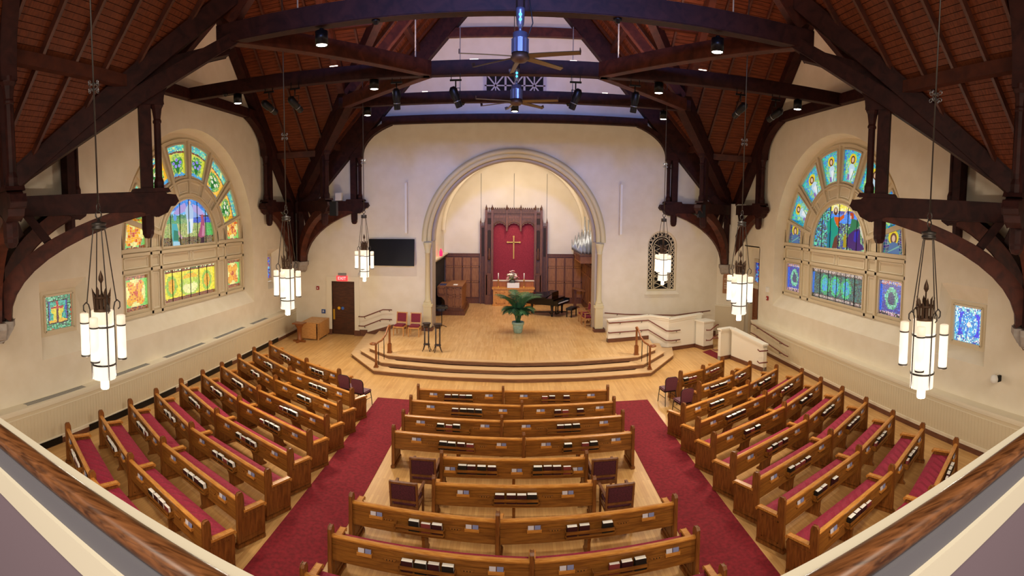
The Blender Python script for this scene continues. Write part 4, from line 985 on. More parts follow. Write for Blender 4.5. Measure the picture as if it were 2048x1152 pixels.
rwall((8.25, 19.75), (8.85, 19.95), 0, 1.24, 1.24, 'short end piece of the white wall beside the small red mat')
rwall((8.75, 19.8), (9.2, 17.75), 0, 1.24, 1.0, 'white low wall behind the front pews on the right')
def zig(c, lab):
    x, y, z = c; rail('handrail', [(x, y, z), (x-.05, y-.1, z), (x+.15, y-.1, z), (x+.45, y-.05, z+.2), (x+.55, y, z+.2)], lab, .025)
zig((8.3, 21.5, .9), 'short upper zigzag handrail on the white post'); zig((8.3, 21.5, .45), 'short lower zigzag handrail on the white post')
rail('handrail', [(9.0, 17.85, .85), (8.95, 17.6, .85), (9.3, 17.6, .85)], 'upper hooked handrail end on the low wall by the right pews', .025)
rail('handrail', [(9.0, 17.85, .4), (8.95, 17.6, .4), (9.3, 17.6, .4)], 'lower hooked handrail end on the low wall by the right pews', .025)
rail('handrail', [(8.2, 19.9, .9), (8.05, 19.9, .9), (8.05, 20.1, .9)], 'upper hooked handrail end on the left of the short white wall', .025)
rail('handrail', [(8.2, 19.9, .4), (8.05, 19.9, .4), (8.05, 20.1, .4)], 'lower hooked handrail end on the left of the short white wall', .025)
def rp(P0, P1, s, off, z):
    a = V((P0[0], P0[1], 0)); b = V((P1[0], P1[1], 0)); d = (b-a).normalized(); n = V((d.y, -d.x, 0)); q = a+d*s+n*off; return (q.x, q.y, z)
for z, nm in ((1.30, 'upper'), (.88, 'lower')):
    rail('handrail', [(4.0, 21.75, z), rp((3.98, 21.75), (5.85, 22.17), 0, .1, z), rp((3.98, 21.75), (5.85, 22.17), 1.85, .1, z), (6.5, 21.62, z-.4), rp((6.62, 21.7), (8.33, 22.24), .1, .1, z-.42), rp((6.62, 21.7), (8.33, 22.24), .55, .1, z-.42)],
         nm+' burgundy handrail bending down along the white ramp wall', .025, [(4.5, 21.76, z), (5.5, 22.0, z), (7.0, 21.75, z-.42)], (0, .7, 0))

# ------------------------------------------------------------ pews
ORD = ['first', 'second', 'third', 'fourth', 'fifth', 'sixth', 'seventh', 'eighth', 'ninth', 'tenth']
def end_shape():
    return [(-.06, 0), (.53, 0), (.53, .4), (.55, .52), (.5, .62), (.10, .62), (.08, .70), (.07, .93), (.035, .985), (-.035, .985), (-.06, .95)]
fyz = lambda a, b, d: (d, a, b)
mb = MB().prism(end_shape(), -.028, .028, fyz); ME_END = mb.mesh('end_panel', PEWD, .008)
mb = MB().box(-.05, -.09, 0, .05, .54, .07).box(-.04, -.075, .07, .04, .525, .09); ME_PLINTH = mb.mesh('plinth', PEWD, .01)
mb = MB(); mb.prism([(.07, .62), (.50, .62), (.545, .585), (.56, .62), (.53, .655), (.07, .655)], -.05, .05, fyz); ME_ARM = mb.mesh('armrest', PEWL, .006)
mb = MB()
for s in (-1, 1):
    x = s*.033
    for a, b, c, d in ((.05, .14, .42, .16), (.05, .52, .42, .54), (.05, .14, .07, .54), (.40, .14, .42, .54)): mb.box(x-.004, a, b, x+.004, c, d)
ME_PANEL = mb.mesh('end_moulding', PEWD)
mb = MB(); mb.prism([(.05, 0), (.44, 0), (.44, .03), (.36, .1), (.30, .3), (.42, .44), (.02, .44), (.08, .3), (.10, .08), (.05, .03)], -.025, .025, fyz); ME_SUP = mb.mesh('centre_support', PEWD, .006)
RL = .84
mb = MB(); mb.box(-RL/2, -.125, .60, RL/2, -.02, .615).box(-RL/2, -.13, .66, RL/2, -.115, .715).box(-RL/2, -.13, .60, RL/2, -.115, .625).box(-RL/2, -.13, .60, -RL/2+.015, -.02, .72).box(RL/2-.015, -.13, .60, RL/2, -.02, .72); ME_RACK = mb.mesh('book_rack', PEW, .003)
mb = MB(); mb.box(-.12, -.06, .70, .12, -.02, .71).box(-.12, -.065, .70, .12, -.055, .755).box(-.12, -.06, .70, -.11, -.02, .755).box(.11, -.06, .70, .12, -.02, .755); ME_HOLD = mb.mesh('card_holder', PEWL, .002)
mb = MB(); mb.prism([(-.10, .0), (.10, 0), (.07, -.028), (-.07, -.028)], -.05, -.02, lambda a, b, d: (a, d, .74+b)); ME_CUP = mb.mesh('cup_holder', PEW)
mb = MB()
for k in (-1, 0, 1): mb.tube([(k*.045, -.051, .726), (k*.045, -.049, .726)], .010, 8)
ME_HOLE = mb.mesh('cup_hole', mat('hole', '#140a05', .9))
BK = [mat('book_black', '#17120f', .6), mat('book_maroon', '#3a0f16', .6), mat('book_red', '#8a3a3a', .6)]
PAPER = mat('paper', '#fbf8ee', .8)
def book_meshes(m, w, h, t):
    mb = MB(); mb.box(-w/2, -t/2, 0, w/2, -t/2+.004, h).box(-w/2, t/2-.004, 0, w/2, t/2, h).box(-w/2, -t/2, 0, -w/2+.005, t/2, h); c = mb.mesh('cover', m)
    mb = MB(); mb.box(-w/2+.005, -t/2+.004, .003, w/2-.004, t/2-.004, h+.001); return c, mb.mesh('page_block', PAPER)
BT = {'black': book_meshes(BK[0], .175, .185, .072), 'maroon': book_meshes(BK[1], .17, .18, .068), 'red': book_meshes(BK[2], .16, .165, .05)}
CARDM = [mat('card_white', '#d9d4dc', .7), mat('card_blue', '#8a90bb', .7)]
ME_CARD = []
for cm in CARDM:
    ME_CARD.append(MB().box(-.048, -.002, 0, .048, .002, .10).mesh('card', cm))
RB = random.Random(11)
def pew(P0, P1, place, ends=(1, 1), cushion=False, rack=True, short=False):
    P0 = V((P0[0], P0[1], 0)); P1 = V((P1[0], P1[1], 0)); d = P1-P0; L = d.length; rz = math.atan2(d.y, d.x)
    t = thing('pew', ('oak pew with red cushion, ' if cushion else 'oak pew without cushion, ')+place, 'pew', P0, rz, 'oak pews')
    a, b = .02, L-.02
    for i, (z0, z1, dy) in enumerate(((.44, .565, .004), (.57, .70, .0), (.705, .82, .004))):
        obj('back_board', MB().box(a, -.02+dy, z0, b, .02+dy, z1), PEW, t)
    mb = MB(); mb.prism([(-.04, .815), (-.045, .84), (-.02, .86), (.02, .86), (.045, .84), (.04, .815)], a, b, fyz); obj('top_rail', mb, PEWL, t)
    obj('seat', MB().box(a, .0, .44, b, .53, .47), PEWL, t)
    if cushion:
        nx = int(L/.13); ny = 4; vs = []; fs = []
        for i in range(nx+1):
            for k in range(ny+1):
                e = (i in (0, nx)) or (k in (0, ny)); dim = (i % 2 == 1 and k in (1, 3)) or (i % 2 == 0 and k == 2)
                vs.append((.04+(L-.08)*i/nx, .04+.50*k/ny, .54 if e else (.555 if dim else .582)))
        for i in range(nx):
            for k in range(ny): q = i*(ny+1)+k; fs.append((q, q+ny+1, q+ny+2, q+1))
        mb = MB(); mb.add(vs, fs, False); mb.box(.04, .04, .471, L-.04, .54, .539); obj('cushion', mb, CUSH, t)
    for k, x in ((0, .02), (1, L-.02)):
        if ends[k]:
            e = inst('end_panel', ME_END, t, (x, 0, 0)); inst('armrest', ME_ARM, e); inst('plinth', ME_PLINTH, e); inst('end_moulding', ME_PANEL, e)
    inst('centre_support', ME_SUP, t, (L/2, 0, 0))
    if not rack: return t
    xr = L/2+RB.uniform(-.06, .06); 
    racks, hz, hx = (xr,), -.06, (max(.28, L*.19), min(L-.28, L*.83))
    if short: racks, hz, hx = (L*.25, L*.76), -.15, (.2, L*.52, L-.2)
    if L < 1.6: hx = (.2,)
    for x in racks: inst('book_rack', ME_RACK, t, (x, 0, -.06))
    for x in hx: inst('card_holder', ME_HOLD, t, (x, 0, hz))
    for x in ((xr-RL/2-.16), (xr+RL/2+.16)):
        if L > 2.2 and not short: c = inst('cup_holder', ME_CUP, t, (x, 0, -.07)); inst('cup_hole', ME_HOLE, c)
    mw = M.Translation(P0) @ M.Rotation(rz, 4, 'Z')
    slots = [-.30, -.10, .10, .30]
    for ri, xq in enumerate(racks):
        n = RB.choice((3, 4, 4)) if L > 1.6 else 3
        use = sorted(RB.sample(range(4), n))
        for q, sl in enumerate(use):
            kind = RB.choice(('black', 'maroon', 'maroon', 'black', 'red')); c, pg = BT[kind]
            word = 'leftmost' if q == 0 else ('rightmost' if q == n-1 else ('second' if q == 1 else 'third')+' from left')
            if len(racks) > 1: word += ' in the '+('left', 'right')[ri]+' rack'
            bo = thing('hymnal', '%s hymnal, %s on the %s' % (kind if kind != 'red' else 'thin red', word, place if len(racks) == 1 else place.replace(' from front', '')), 'book', group='hymnals in the pew racks')
            bo.matrix_basis = mw @ M.Translation((xq+slots[sl]+RB.uniform(-.012, .012), -.062+RB.uniform(-.006, .006), .558)) @ M.Rotation(math.radians(RB.uniform(5, 10)), 4, 'X')
            inst('cover', c, bo); inst('page_block', pg, bo)
    for hi, x in enumerate(hx):
        for ci, dx in enumerate((-.055, .055)):
            o = inst('card', ME_CARD[ci]); o.matrix_basis = mw @ M.Translation((x+dx, -.042+.002*ci, .712+hz)) @ M.Rotation(math.radians(-4), 4, 'X')
            tag(o, '%s card in the %s holder on the %s' % (('white', 'bluish')[ci], (('left', 'right') if len(hx) < 3 else ('left', 'middle', 'right'))[hi], place), 'card', 'cards in the pew holders')
    return t
PL = [((-5.33, 15.46), (-6.81, 16.33), (-9.06, 18.14)), ((-4.39, 13.81), (-6.94, 15.24), (-9.18, 17.03)), ((-4.4, 12.78), (-6.97, 14.23), (-9.2, 15.94)), ((-4.39, 11.77), (-6.99, 13.18), (-9.21, 14.8)),
      ((-4.44, 10.79), (-7.06, 12.18), (-9.28, 13.75)), ((-4.45, 9.75), (-7.11, 11.11), (-9.35, 12.68)), ((-4.48, 8.77), (-7.15, 10.04), (-9.41, 11.55)), ((-4.54, 7.78), (-7.2, 9.01), (-9.44, 10.46)),
      ((-4.58, 6.77), (-7.25, 7.97), (-9.47, 9.37)), ((-4.64, 5.74), (-7.31, 6.92), (-9.49, 8.25))]
PR = [((5.17, 15.58), (6.12, 16.04), (7.14, 16.84)), ((5.37, 14.41), (6.8, 15.19), (7.82, 16.05)), ((4.35, 12.81), (6.85, 14.14), (8.47, 15.35)), ((4.39, 11.8), (6.9, 13.11), (9.04, 14.65)),
      ((4.42, 10.84), (6.95, 12.08), (9.08, 13.57)), ((4.44, 9.77), (7.0, 11.03), (9.14, 12.5)), ((4.49, 8.8), (7.02, 9.98), (9.15, 11.37)), ((4.5, 7.8), (7.05, 8.93), (9.11, 10.18)),
      ((4.54, 6.8), (7.04, 7.82), (9.12, 9.08)), ((4.6, 5.75), (7.06, 6.7), (9.09, 7.94))]
for i, (A, Mi, Wl) in enumerate(PL):
    pew(Wl, Mi, ORD[i]+' left wall-side pew from front', (1, 0), i >= 4)
    if i == 9: Pa = V(Mi)+(V(A)-V(Mi))*.98; pew(Mi, A, ORD[i]+' left aisle-side pew from front', (1, 1), True)
    else: pew(Mi, A, ORD[i]+' left aisle-side pew from front', (1, 1), i >= 4)
for i, (A, Mi, Wl) in enumerate(PR):
    pew(A, Mi, ORD[i]+' right aisle-side pew from front', (1, 1), i >= 4)
    pew(Mi, Wl, ORD[i]+' right wall-side pew from front', (0, 1), i >= 3)
PC = [[(-2.69, 14.57), (-.25, 14.63), (2.71, 14.61)], [(-2.72, 13.63), (.26, 13.48), (2.71, 13.65)], [(-2.7, 12.56), (-.24, 12.46), (2.74, 12.65)], [(-2.72, 11.57), (.27, 11.45), (2.76, 11.62)],
      [(-1.46, 10.46), (1.53, 10.49)], [(-1.46, 9.41), (1.53, 9.42)], [(-2.76, 8.5), (-.21, 8.32), (2.81, 8.53)], [(-2.78, 7.49), (.31, 7.32), (2.85, 7.52)], [(-2.83, 6.51), (-.2, 6.33), (2.89, 6.54)]]
for i, r in enumerate(PC):
    if len(r) == 2: pew(r[0], r[1], ORD[i]+' centre row short pew from front', (1, 1), False, short=(i == 4))
    else: pew(r[0], r[1], ORD[i]+' centre row left pew from front', (1, 1), i >= 7); pew(r[1], r[2], ORD[i]+' centre row right pew from front', (0, 1), i >= 7)
mb = MB(); mb.box(-.09, -.06, 0, .09, .06, .006, M.Rotation(.5, 4, 'Z')); o = obj('paper_sheet', mb, PAPER); o.location = (-6.95, 6.95, .59); tag(o, 'crumpled white paper sheet on the cushion of the nearest left pew', 'paper')

# ------------------------------------------------------------ chairs
def armchair(frame, uph, arms=True, w=.54, h=.92):
    t = bpy.data.objects.new('armchair' if arms else 'side_chair', None); COL.objects.link(t); x = w/2-.02
    for sx in (-1, 1):
        mb = MB(); mb.beam((sx*x, -.22, 0), (sx*x, -.22, .46), .04, .045, (0, 1, 0)); mb.beam((sx*x, -.22, .44), (sx*x, -.30, h), .04, .045, (0, 1, 0)); obj('rear_leg', mb, frame, t, bevel=.004)
        mb = MB(); mb.beam((sx*x, .24, 0), (sx*x, .24, .66 if arms else .42), .04, .045, (0, 1, 0)); obj('front_leg', mb, frame, t, bevel=.004)
        if arms: mb = MB(); mb.beam((sx*(x+.005), -.26, .67), (sx*(x+.015), .30, .66), .055, .03); obj('arm', mb, frame, t, bevel=.006)
    mb = MB(); mb.box(-x, -.24, .36, x, -.20, .43); mb.box(-x, .22, .36, x, .26, .42); mb.box(-x-.015, -.22, .36, -x+.015, .24, .42); mb.box(x-.015, -.22, .36, x+.015, .24, .42); obj('seat_frame', mb, frame, t)
    mb = MB(); mb.box(-x+.02, -.21, .42, x-.02, .27, .49); obj('seat', mb, uph, t, bevel=.02)
    R = M.Translation((0, -.225, .46)) @ M.Rotation(math.radians(9.5), 4, 'X')
    mb = MB(); mb.box(-x+.02, -.025, .1, x-.02, .03, h-.50, R); obj('backrest', mb, uph, t, bevel=.012)
    obj('back_rail', MB().box(-x, -.025, h-.50, x, .03, h-.46, R), frame, t, bevel=.004); obj('back_rail', MB().box(-x, -.02, .045, x, .02, .095, R), frame, t, bevel=.004)
    return t
def place(t, loc, rz, label, cat, group=None):
    t.location = loc; t.rotation_euler = (0, 0, rz); return tag(t, label, cat, group)
DOAK = noisy('brown_chair_oak', '#6b3f20', '#84522c', .4, (3, 3, 1), 5, 4)
ac = armchair(DOAK, UPHD); place(ac, (-1.79, 10.50, 0), 0, 'burgundy armchair left of the farther short centre pew', 'chair', 'armchairs beside the short pews')
dup(ac, (-1.96, 9.50, 0), -.05, 'burgundy armchair left of the nearer short centre pew'); dup(ac, (1.85, 10.54, 0), .03, 'burgundy armchair right of the farther short centre pew'); dup(ac, (1.95, 9.5, 0), .06, 'burgundy armchair right of the nearer short centre pew')
sc1 = armchair(OAKC, UPH, False, .5, .98); place(sc1, (-4.97, 22.75, .45), PI-.12, 'light oak chair with red seat on the platform, nearer the handrails', 'chair', 'armless chairs on the platform')
dup(sc1, (-4.3, 22.68, .45), PI-.02, 'light oak chair with red seat on the platform, beside the left column')
a2 = armchair(OAKC, UPH, True, .58, .98); place(a2, (3.62, 25.15, .45), PI/2+.15, 'light oak armchair with red seat behind the right arch column, nearer one', 'chair', 'light oak armchairs in the chancel')
dup(a2, (3.55, 26.0, .45), PI/2+.1, 'light oak armchair with red seat behind the right arch column, farther one')
PLUM = noisy('plum_vinyl', '#5f2f3c', '#6e3846', .6, (1, 1, 1), 50, 2)
bc = bpy.data.objects.new('banquet_chair', None); COL.objects.link(bc)
for sx in (-1, 1):
    obj('rear_leg', MB().tube([(sx*.17, -.2, .43), (sx*.19, -.24, .2), (sx*.2, -.27, 0)], .012, 6), METB, bc); obj('front_leg', MB().tube([(sx*.19, .19, .43), (sx*.2, .23, .2), (sx*.21, .25, 0)], .012, 6), METB, bc)
    obj('stretcher', MB().tube([(sx*.19, -.23, .25), (sx*.2, .22, .25)], .008, 6), METB, bc)
def rrect(w, h, r, n=5):
    pts = []
    for cx, cy, a0 in ((w-r, h-r, 0), (-w+r, h-r, PI/2)):
        for i in range(n+1): a = a0+PI/2*i/n; pts.append((cx+r*math.cos(a), cy+r*math.sin(a)))
    return pts+[(-w*.88, 0), (w*.88, 0)]
rr = rrect(.205, .42, .1); tl = lambda a, b, d: (a, -.20-.18*b+d, .47+b)
obj('backrest', MB().prism(rr, -.02, .02, tl), PLUM, bc, bevel=.01); obj('back_frame', MB().tube([tl(a, b, 0) for a, b in [rr[-1]]+rr[:-1]], .014, 6), METB, bc)
obj('seat', MB().box(-.21, -.2, .43, .21, .23, .50), PLUM, bc, bevel=.025); obj('seat_rail', MB().box(-.2, -.19, .41, .2, .21, .43), METB, bc)
place(bc, (-4.50, 15.12, 0), -.28, 'plum banquet chair with black legs, nearer one by the left front pew', 'chair', 'plum banquet chairs')
dup(bc, (-5.02, 15.42, 0), -.28, 'plum banquet chair with black legs, farther one by the left front pew')
dup(bc, (4.76, 15.55, 0), .16, 'plum banquet chair with black legs, farther one by the right front pew'); dup(bc, (4.88, 14.42, 0), .2, 'plum banquet chair with black legs, nearer one by the right front pew')

# ------------------------------------------------------------ pendant lamps
def pendant():
    t = bpy.data.objects.new('pendant_lamp', None); COL.objects.link(t)      # origin at the lower tip
    mb = MB(); mb.lathe([(.0, 0), (.058, .01), (.066, .03), (.066, .2)], (0, 0, 0), 16); obj('tip_tube', mb, LAMP, t)
    fl = []; n = 32
    for r, z in ((.168, .17), (.168, 1.0)): fl.append([((r+(.006 if k % 2 else 0))*math.cos(2*PI*k/n), (r+(.006 if k % 2 else 0))*math.sin(2*PI*k/n), z) for k in range(n)])
    mb = MB(); mb.add(fl[0]+fl[1], [(k, (k+1) % n, (k+1) % n+n, k+n) for k in range(n)]); mb.add(fl[0], [tuple(reversed(range(n)))]); obj('core_tube', mb, LAMP, t)
    mb = MB(); mb.add([(x, y, z+.0) for x, y, z in fl[1]]+[(x, y, z+.19) for x, y, z in fl[1]], [(k, (k+1) % n, (k+1) % n+n, k+n) for k in range(n)]); obj('core_top', mb, LAMPD, t)
    for z in (.38, .95): mb = MB(); mb.lathe([(.18, z), (.185, z), (.185, z+.025), (.18, z+.025)], (0, 0, 0), 24); obj('core_band', mb, IRON, t)
    for k in range(4):
        a = PI/4*0+PI/2*k+.35; c = V((math.cos(a), math.sin(a), 0)); p = c*.30
        mb = MB(); mb.lathe([(.055, .5), (.066, .5), (.066, .99)], p, 14); s = obj('side_tube', mb, LAMP, t)
        obj('tube_top', MB().lathe([(.066, .99), (.066, 1.13), (.05, 1.14)], p, 14), LAMPD, s)
        obj('tube_band', MB().lathe([(.07, .98), (.072, .98), (.072, 1.0), (.07, 1.0)], p, 14), IRON, s); obj('tube_cap', MB().lathe([(.072, .505), (.07, .48), (.02, .47)], p, 14), IRON, s)
        a2_ = a+PI/4; e = V((math.cos(a2_), math.sin(a2_), 0))
        mb = MB(); q = lambda r, z: e*r+V((0, 0, z)); mb.tube([q(.19, .08+.1), q(.19, 1.22), q(.21, 1.30), q(.25, 1.33), q(.29, 1.29), q(.29, 1.22), q(.26, 1.19)], .011, 6); obj('hook_bar', mb, IRON, t)
        mb = MB(); mb.tube([q(.235, 1.32), q(.10, 2.36), q(.09, 2.40), q(.06, 2.44)], .009, 6); obj('hanging_rod', mb, IRON, t)
    mb = MB(); n = 12; prof = []
    for k in range(n):
        a0, a1 = 2*PI*k/n, 2*PI*(k+.75)/n; h = 1.48+(.06 if k % 2 else 0)
        mb.add([(.12*math.cos(a0), .12*math.sin(a0), 1.17), (.12*math.cos(a1), .12*math.sin(a1), 1.17), (.12*math.cos(a1), .12*math.sin(a1), h-.06), (.145*math.cos((a0+a1)/2), .145*math.sin((a0+a1)/2), h), (.12*math.cos(a0), .12*math.sin(a0), h-.06)], [(0, 1, 2, 3, 4)])
    mb.lathe([(.12, 1.15), (.125, 1.16), (.125, 1.22), (.12, 1.23)], (0, 0, 0), 24); mb.lathe([(.128, 1.38), (.134, 1.38), (.134, 1.4), (.13, 1.41)], (0, 0, 0), 24)
    obj('crown', mb, BRONZE, t)
    mb = MB(); mb.lathe([(.012, 1.15), (.012, 1.6), (.04, 1.65), (.035, 1.7), (.0, 1.8)], (0, 0, 0), 10); obj('finial', mb, BRONZE, t)
    mb = MB(); mb.lathe([(.05, 2.38), (.11, 2.40), (.11, 2.44), (.09, 2.45), (.11, 2.47), (.11, 2.50), (.03, 2.52), (.015, 2.56)], (0, 0, 0), 16); obj('crown_plate', mb, IRON, t)
    mb = MB(); mb.tube([(.06*math.cos(a), 0, 2.62+.06*math.sin(a)) for a in [2*PI*i/14 for i in range(15)]], .011, 6); obj('chain_ring', mb, IRON, t); obj('chain_link', MB().tube([(0, .035*math.cos(a), 2.73+.06*math.sin(a)) for a in [2*PI*i/14 for i in range(15)]], .009, 6), IRON, t)
    obj('suspension_rod', MB().tube([(0, 0, 2.78), (0, 0, 10.6)], .013, 6), IRON, t)
    mb = MB()
    for zz in (4.43, 4.55):
        for sx in (-1, 1):
            s_ = 1 if zz > 4.5 else -1
            mb.tube([(sx*.02, 0, zz-.04*s_)]+[(sx*(.075+.045*(1-i/14)*math.cos(PI+i*.55)), 0, zz+s_*.045*(1-i/14)*math.sin(PI+i*.55)) for i in range(13)], .007, 5)
            mb.tube([(0, sx*.02, zz-.04*s_)]+[(0, sx*(.075+.045*(1-i/14)*math.cos(PI+i*.55)), zz+s_*.045*(1-i/14)*math.sin(PI+i*.55)) for i in range(13)], .007, 5)
    obj('scroll_ornament', mb, STEEL, t, kind='stuff')
    return t
pd = None
for sg, sd in ((-1, 'left'), (1, 'right')):
    for y, nf in ((5.6, 'nearest and largest on the %s'), (12.15, 'middle one on the %s'), (19.15, 'farthest and smallest on the %s')):
        lab = 'white glass tube pendant lamp, '+nf % sd
        loc = (sg*5.55, y, 3.27 if sg < 0 else 3.22)
        if pd is None: pd = pendant(); place(pd, loc, 0, lab, 'lamp', 'hanging glass tube lamps')
        else: dup(pd, loc, .3*sg, lab)
        light('lamp_glow', 'POINT', (loc[0], y, 3.0), 190, (1, .87, .70), shadow_soft_size=.2)

# ------------------------------------------------------------ downlights, spotlights, fans
def downlight():
    t = bpy.data.objects.new('downlight', None); COL.objects.link(t)
    obj('housing', MB().lathe([(.135, .03), (.14, .0), (.14, .30)], (0, 0, 0), 20), METB, t); obj('lens', MB().lathe([(.0, .012), (.115, .012), (.116, .03)], (0, 0, 0), 20), LENS, t); obj('stem', MB().tube([(0, 0, .3), (0, 0, .36)], .05, 10), METB, t)
    return t
dl = None
for x, y, z, lab in ((-4.12, 11.05, 9.47, 'largest black downlight on the nearest tie beam, left one'), (4.32, 11.05, 9.42, 'largest black downlight on the nearest tie beam, right one'), (-4.2, 15.75, 9.56, 'black downlight under the left beam near the centre'),
                     (4.3, 15.75, 9.52, 'black downlight under the right beam near the centre'), (-8.75, 15.5, 9.52, 'black downlight close to the left window wall'), (8.98, 15.5, 9.5, 'black downlight close to the right window wall'),
                     (-5.54, 19.75, 9.55, 'small black downlight at the left end of the far beam'), (5.6, 19.75, 9.5, 'small black downlight at the right end of the far beam'), (0, 19.6, 9.52, 'small black downlight in the middle of the far beam')):
    if dl is None: dl = downlight(); place(dl, (x, y, z), 0, lab, 'lamp', 'black cylinder downlights')
    else: dup(dl, (x, y, z), 0, lab)
    light('downlight_beam', 'SPOT', (x, y, z-.02), 900, (1, .90, .74), (x*.9, y-.3, 0), spot_size=1.75, spot_blend=.7, shadow_soft_size=.1)
def spotl():
    t = bpy.data.objects.new('stage_spotlight', None); COL.objects.link(t)     # hangs from origin, barrel along local -z tilted
    obj('bar', MB().box(-.17, -.02, -.10, .17, .02, -.05).box(-.14, -.01, -.05, -.12, .01, .12).box(.12, -.01, -.05, .14, .01, .12), METB, t)
    obj('clamp', MB().tube([(0, 0, -.06), (0, 0, -.28)], .02, 8).tube([(-.12, 0, -.5), (-.12, 0, -.3), (.12, 0, -.3), (.12, 0, -.5)], .012, 6), METB, t)
    b = obj('barrel', MB().lathe([(.09, -.32), (.10, -.3), (.10, -.05), (.12, 0), (.12, .22), (.06, .30)], (0, 0, 0), 16), METB, t)
    b.matrix_basis = M.Translation((0, 0, -.55)) @ M.Rotation(.35, 4, 'X')
    obj('gel_ring', MB().lathe([(.103, -.14), (.106, -.14), (.106, -.12), (.103, -.12)], (0, 0, 0), 16), STEEL, b)
    return t
sp = None
for x, y, z, rx_, ry_, rz, lab in ((-3.5, 15.7, 9.78, .3, 0, 0, 'black stage spotlight under the left end of the central beam, outer one'), (-1.72, 15.6, 9.75, .3, -.35, 0, 'black stage spotlight under the central beam, left of the fans'),
                                   (1.76, 15.6, 9.72, .3, .35, 0, 'black stage spotlight under the central beam, right of the fans'), (3.55, 15.7, 9.75, .3, .1, 0, 'black stage spotlight under the right end of the central beam, outer one'),
                                   (-7.55, 15.4, 9.8, .9, -.7, 0, 'black tilted spotlight nearest the left window wall'), (-6.65, 15.4, 9.8, .9, -.5, 0, 'black tilted spotlight beside the left middle pendant rod'),
                                   (6.85, 15.4, 9.75, .9, .5, 0, 'black tilted spotlight beside the right middle pendant rod'), (8.1, 15.4, 9.75, .9, .7, 0, 'black tilted spotlight nearest the right window wall')):
    if sp is None: sp = spotl(); place(sp, (x, y, z), rz, lab, 'spotlight', 'black stage spotlights'); q = sp
    else: q = dup(sp, (x, y, z), rz, lab)
    for ch in q.children:
        if ch.name.startswith('barrel'): ch.matrix_basis = M.Translation((0, 0, -.55)) @ M.Rotation(ry_, 4, 'Y') @ M.Rotation(rx_, 4, 'X')
def fan():
    t = bpy.data.objects.new('ceiling_fan', None); COL.objects.link(t)
    SLV = mat('fan_silver', '#7f86a2', .35, .7)
    n = 24; fl = [[((.16+(.012 if k % 2 else 0))*math.cos(2*PI*k/n), (.16+(.012 if k % 2 else 0))*math.sin(2*PI*k/n), z) for k in range(n)] for z in (.16, .42)]
    mb = MB(); mb.add(fl[0]+fl[1], [(k, (k+1) % n, (k+1) % n+n, k+n) for k in range(n)]); mb.lathe([(.17, .42), (.14, .44), (.14, .54), (.05, .56)], (0, 0, 0), 20); obj('motor_housing', mb, SLV, t)
    obj('hub_cap', MB().lathe([(.0, -.02), (.12, .0), (.18, .05), (.18, .09), (.15, .16)], (0, 0, 0), 20), BRONZE, t)
    obj('down_rod', MB().tube([(0, 0, .55), (0, 0, .66)], .035, 8).lathe([(.03, .62), (.07, .7), (.09, .95), (.09, 1.0)], (0, 0, 0), 8), SLV, t)
    LED = mat('blue_led', '#2aa0ff', .3, 0, 4, '#40c0ff'); obj('blue_indicator', MB().tube([(0, -.075, .86), (0, -.09, .86)], .03, 10), LED, t); obj('blue_indicator', MB().tube([(0, -.072, .77), (0, -.088, .77)], .028, 10), LED, t)
    for sx in (-1, 1): obj('suspension_rod', MB().tube([(sx*.07, 0, .95), (sx*.07, 0, 7.4)], .012, 6), METB, t)
    BL = mat('fan_blade_bronze', '#6b5634', .35, .6)
    for deg in (-18, 42, 98, 143, 192):
        a = math.radians(deg); R = M.Rotation(a, 4, 'Z') @ M.Translation((0, 0, .1)) @ M.Rotation(-.42 if deg < 90 else -.3, 4, 'X')
        b = obj('blade', MB().prism([(.17, -.06), (1.17, -.045), (1.17, .045), (.17, .06)], -.01, .01, lambda p, q, d: tuple(R @ V((p, q, d)))), BL, t)
        obj('winglet', MB().box(1.165, -.045, -.01, 1.18, .05, .08, R), BRONZE, b)
    return t
f1 = fan(); place(f1, (.09, 10.4, 8.72), 0, 'large silver and bronze ceiling fan, nearer one in front of the top beam', 'fan', 'ceiling fans')
dup(f1, (.04, 15.05, 8.84), .1, 'smaller looking ceiling fan behind, below the star grille')
obj_c = MB().tube([(.25, 10.4, 12), (.26, 10.4, 9.9), (.33, 10.4, 9.45), (.24, 10.4, 9.2), (.14, 10.4, 9.2)], .012, 6)
tag(obj('fan_cable', obj_c, METB), 'looping black cable beside the nearer ceiling fan', 'cable')
for i, (x, y, z0, z1, lab) in enumerate(((-5.2, 12.3, 10.3, 11.6, 'thin rod above the diagonal tie beam on the left'), (-2.9, 15.6, 10.25, 12.5, 'thin vertical rod at the left end of the central beam'), (3.0, 15.6, 10.25, 12.5, 'thin vertical rod at the right end of the central beam'), (-2.0, 19.6, 10.2, 12.6, 'thin vertical rod above the far tie beam, left'), (2.1, 19.6, 10.2, 12.6, 'thin vertical rod above the far tie beam, right'), (5.2, 12.3, 10.3, 11.6, 'thin rod above the diagonal tie beam on the right'))):
    tag(obj('tie_rod', MB().tube([(x, y, z0), (x, y, z1)], .02, 6), GREY), lab, 'rod')
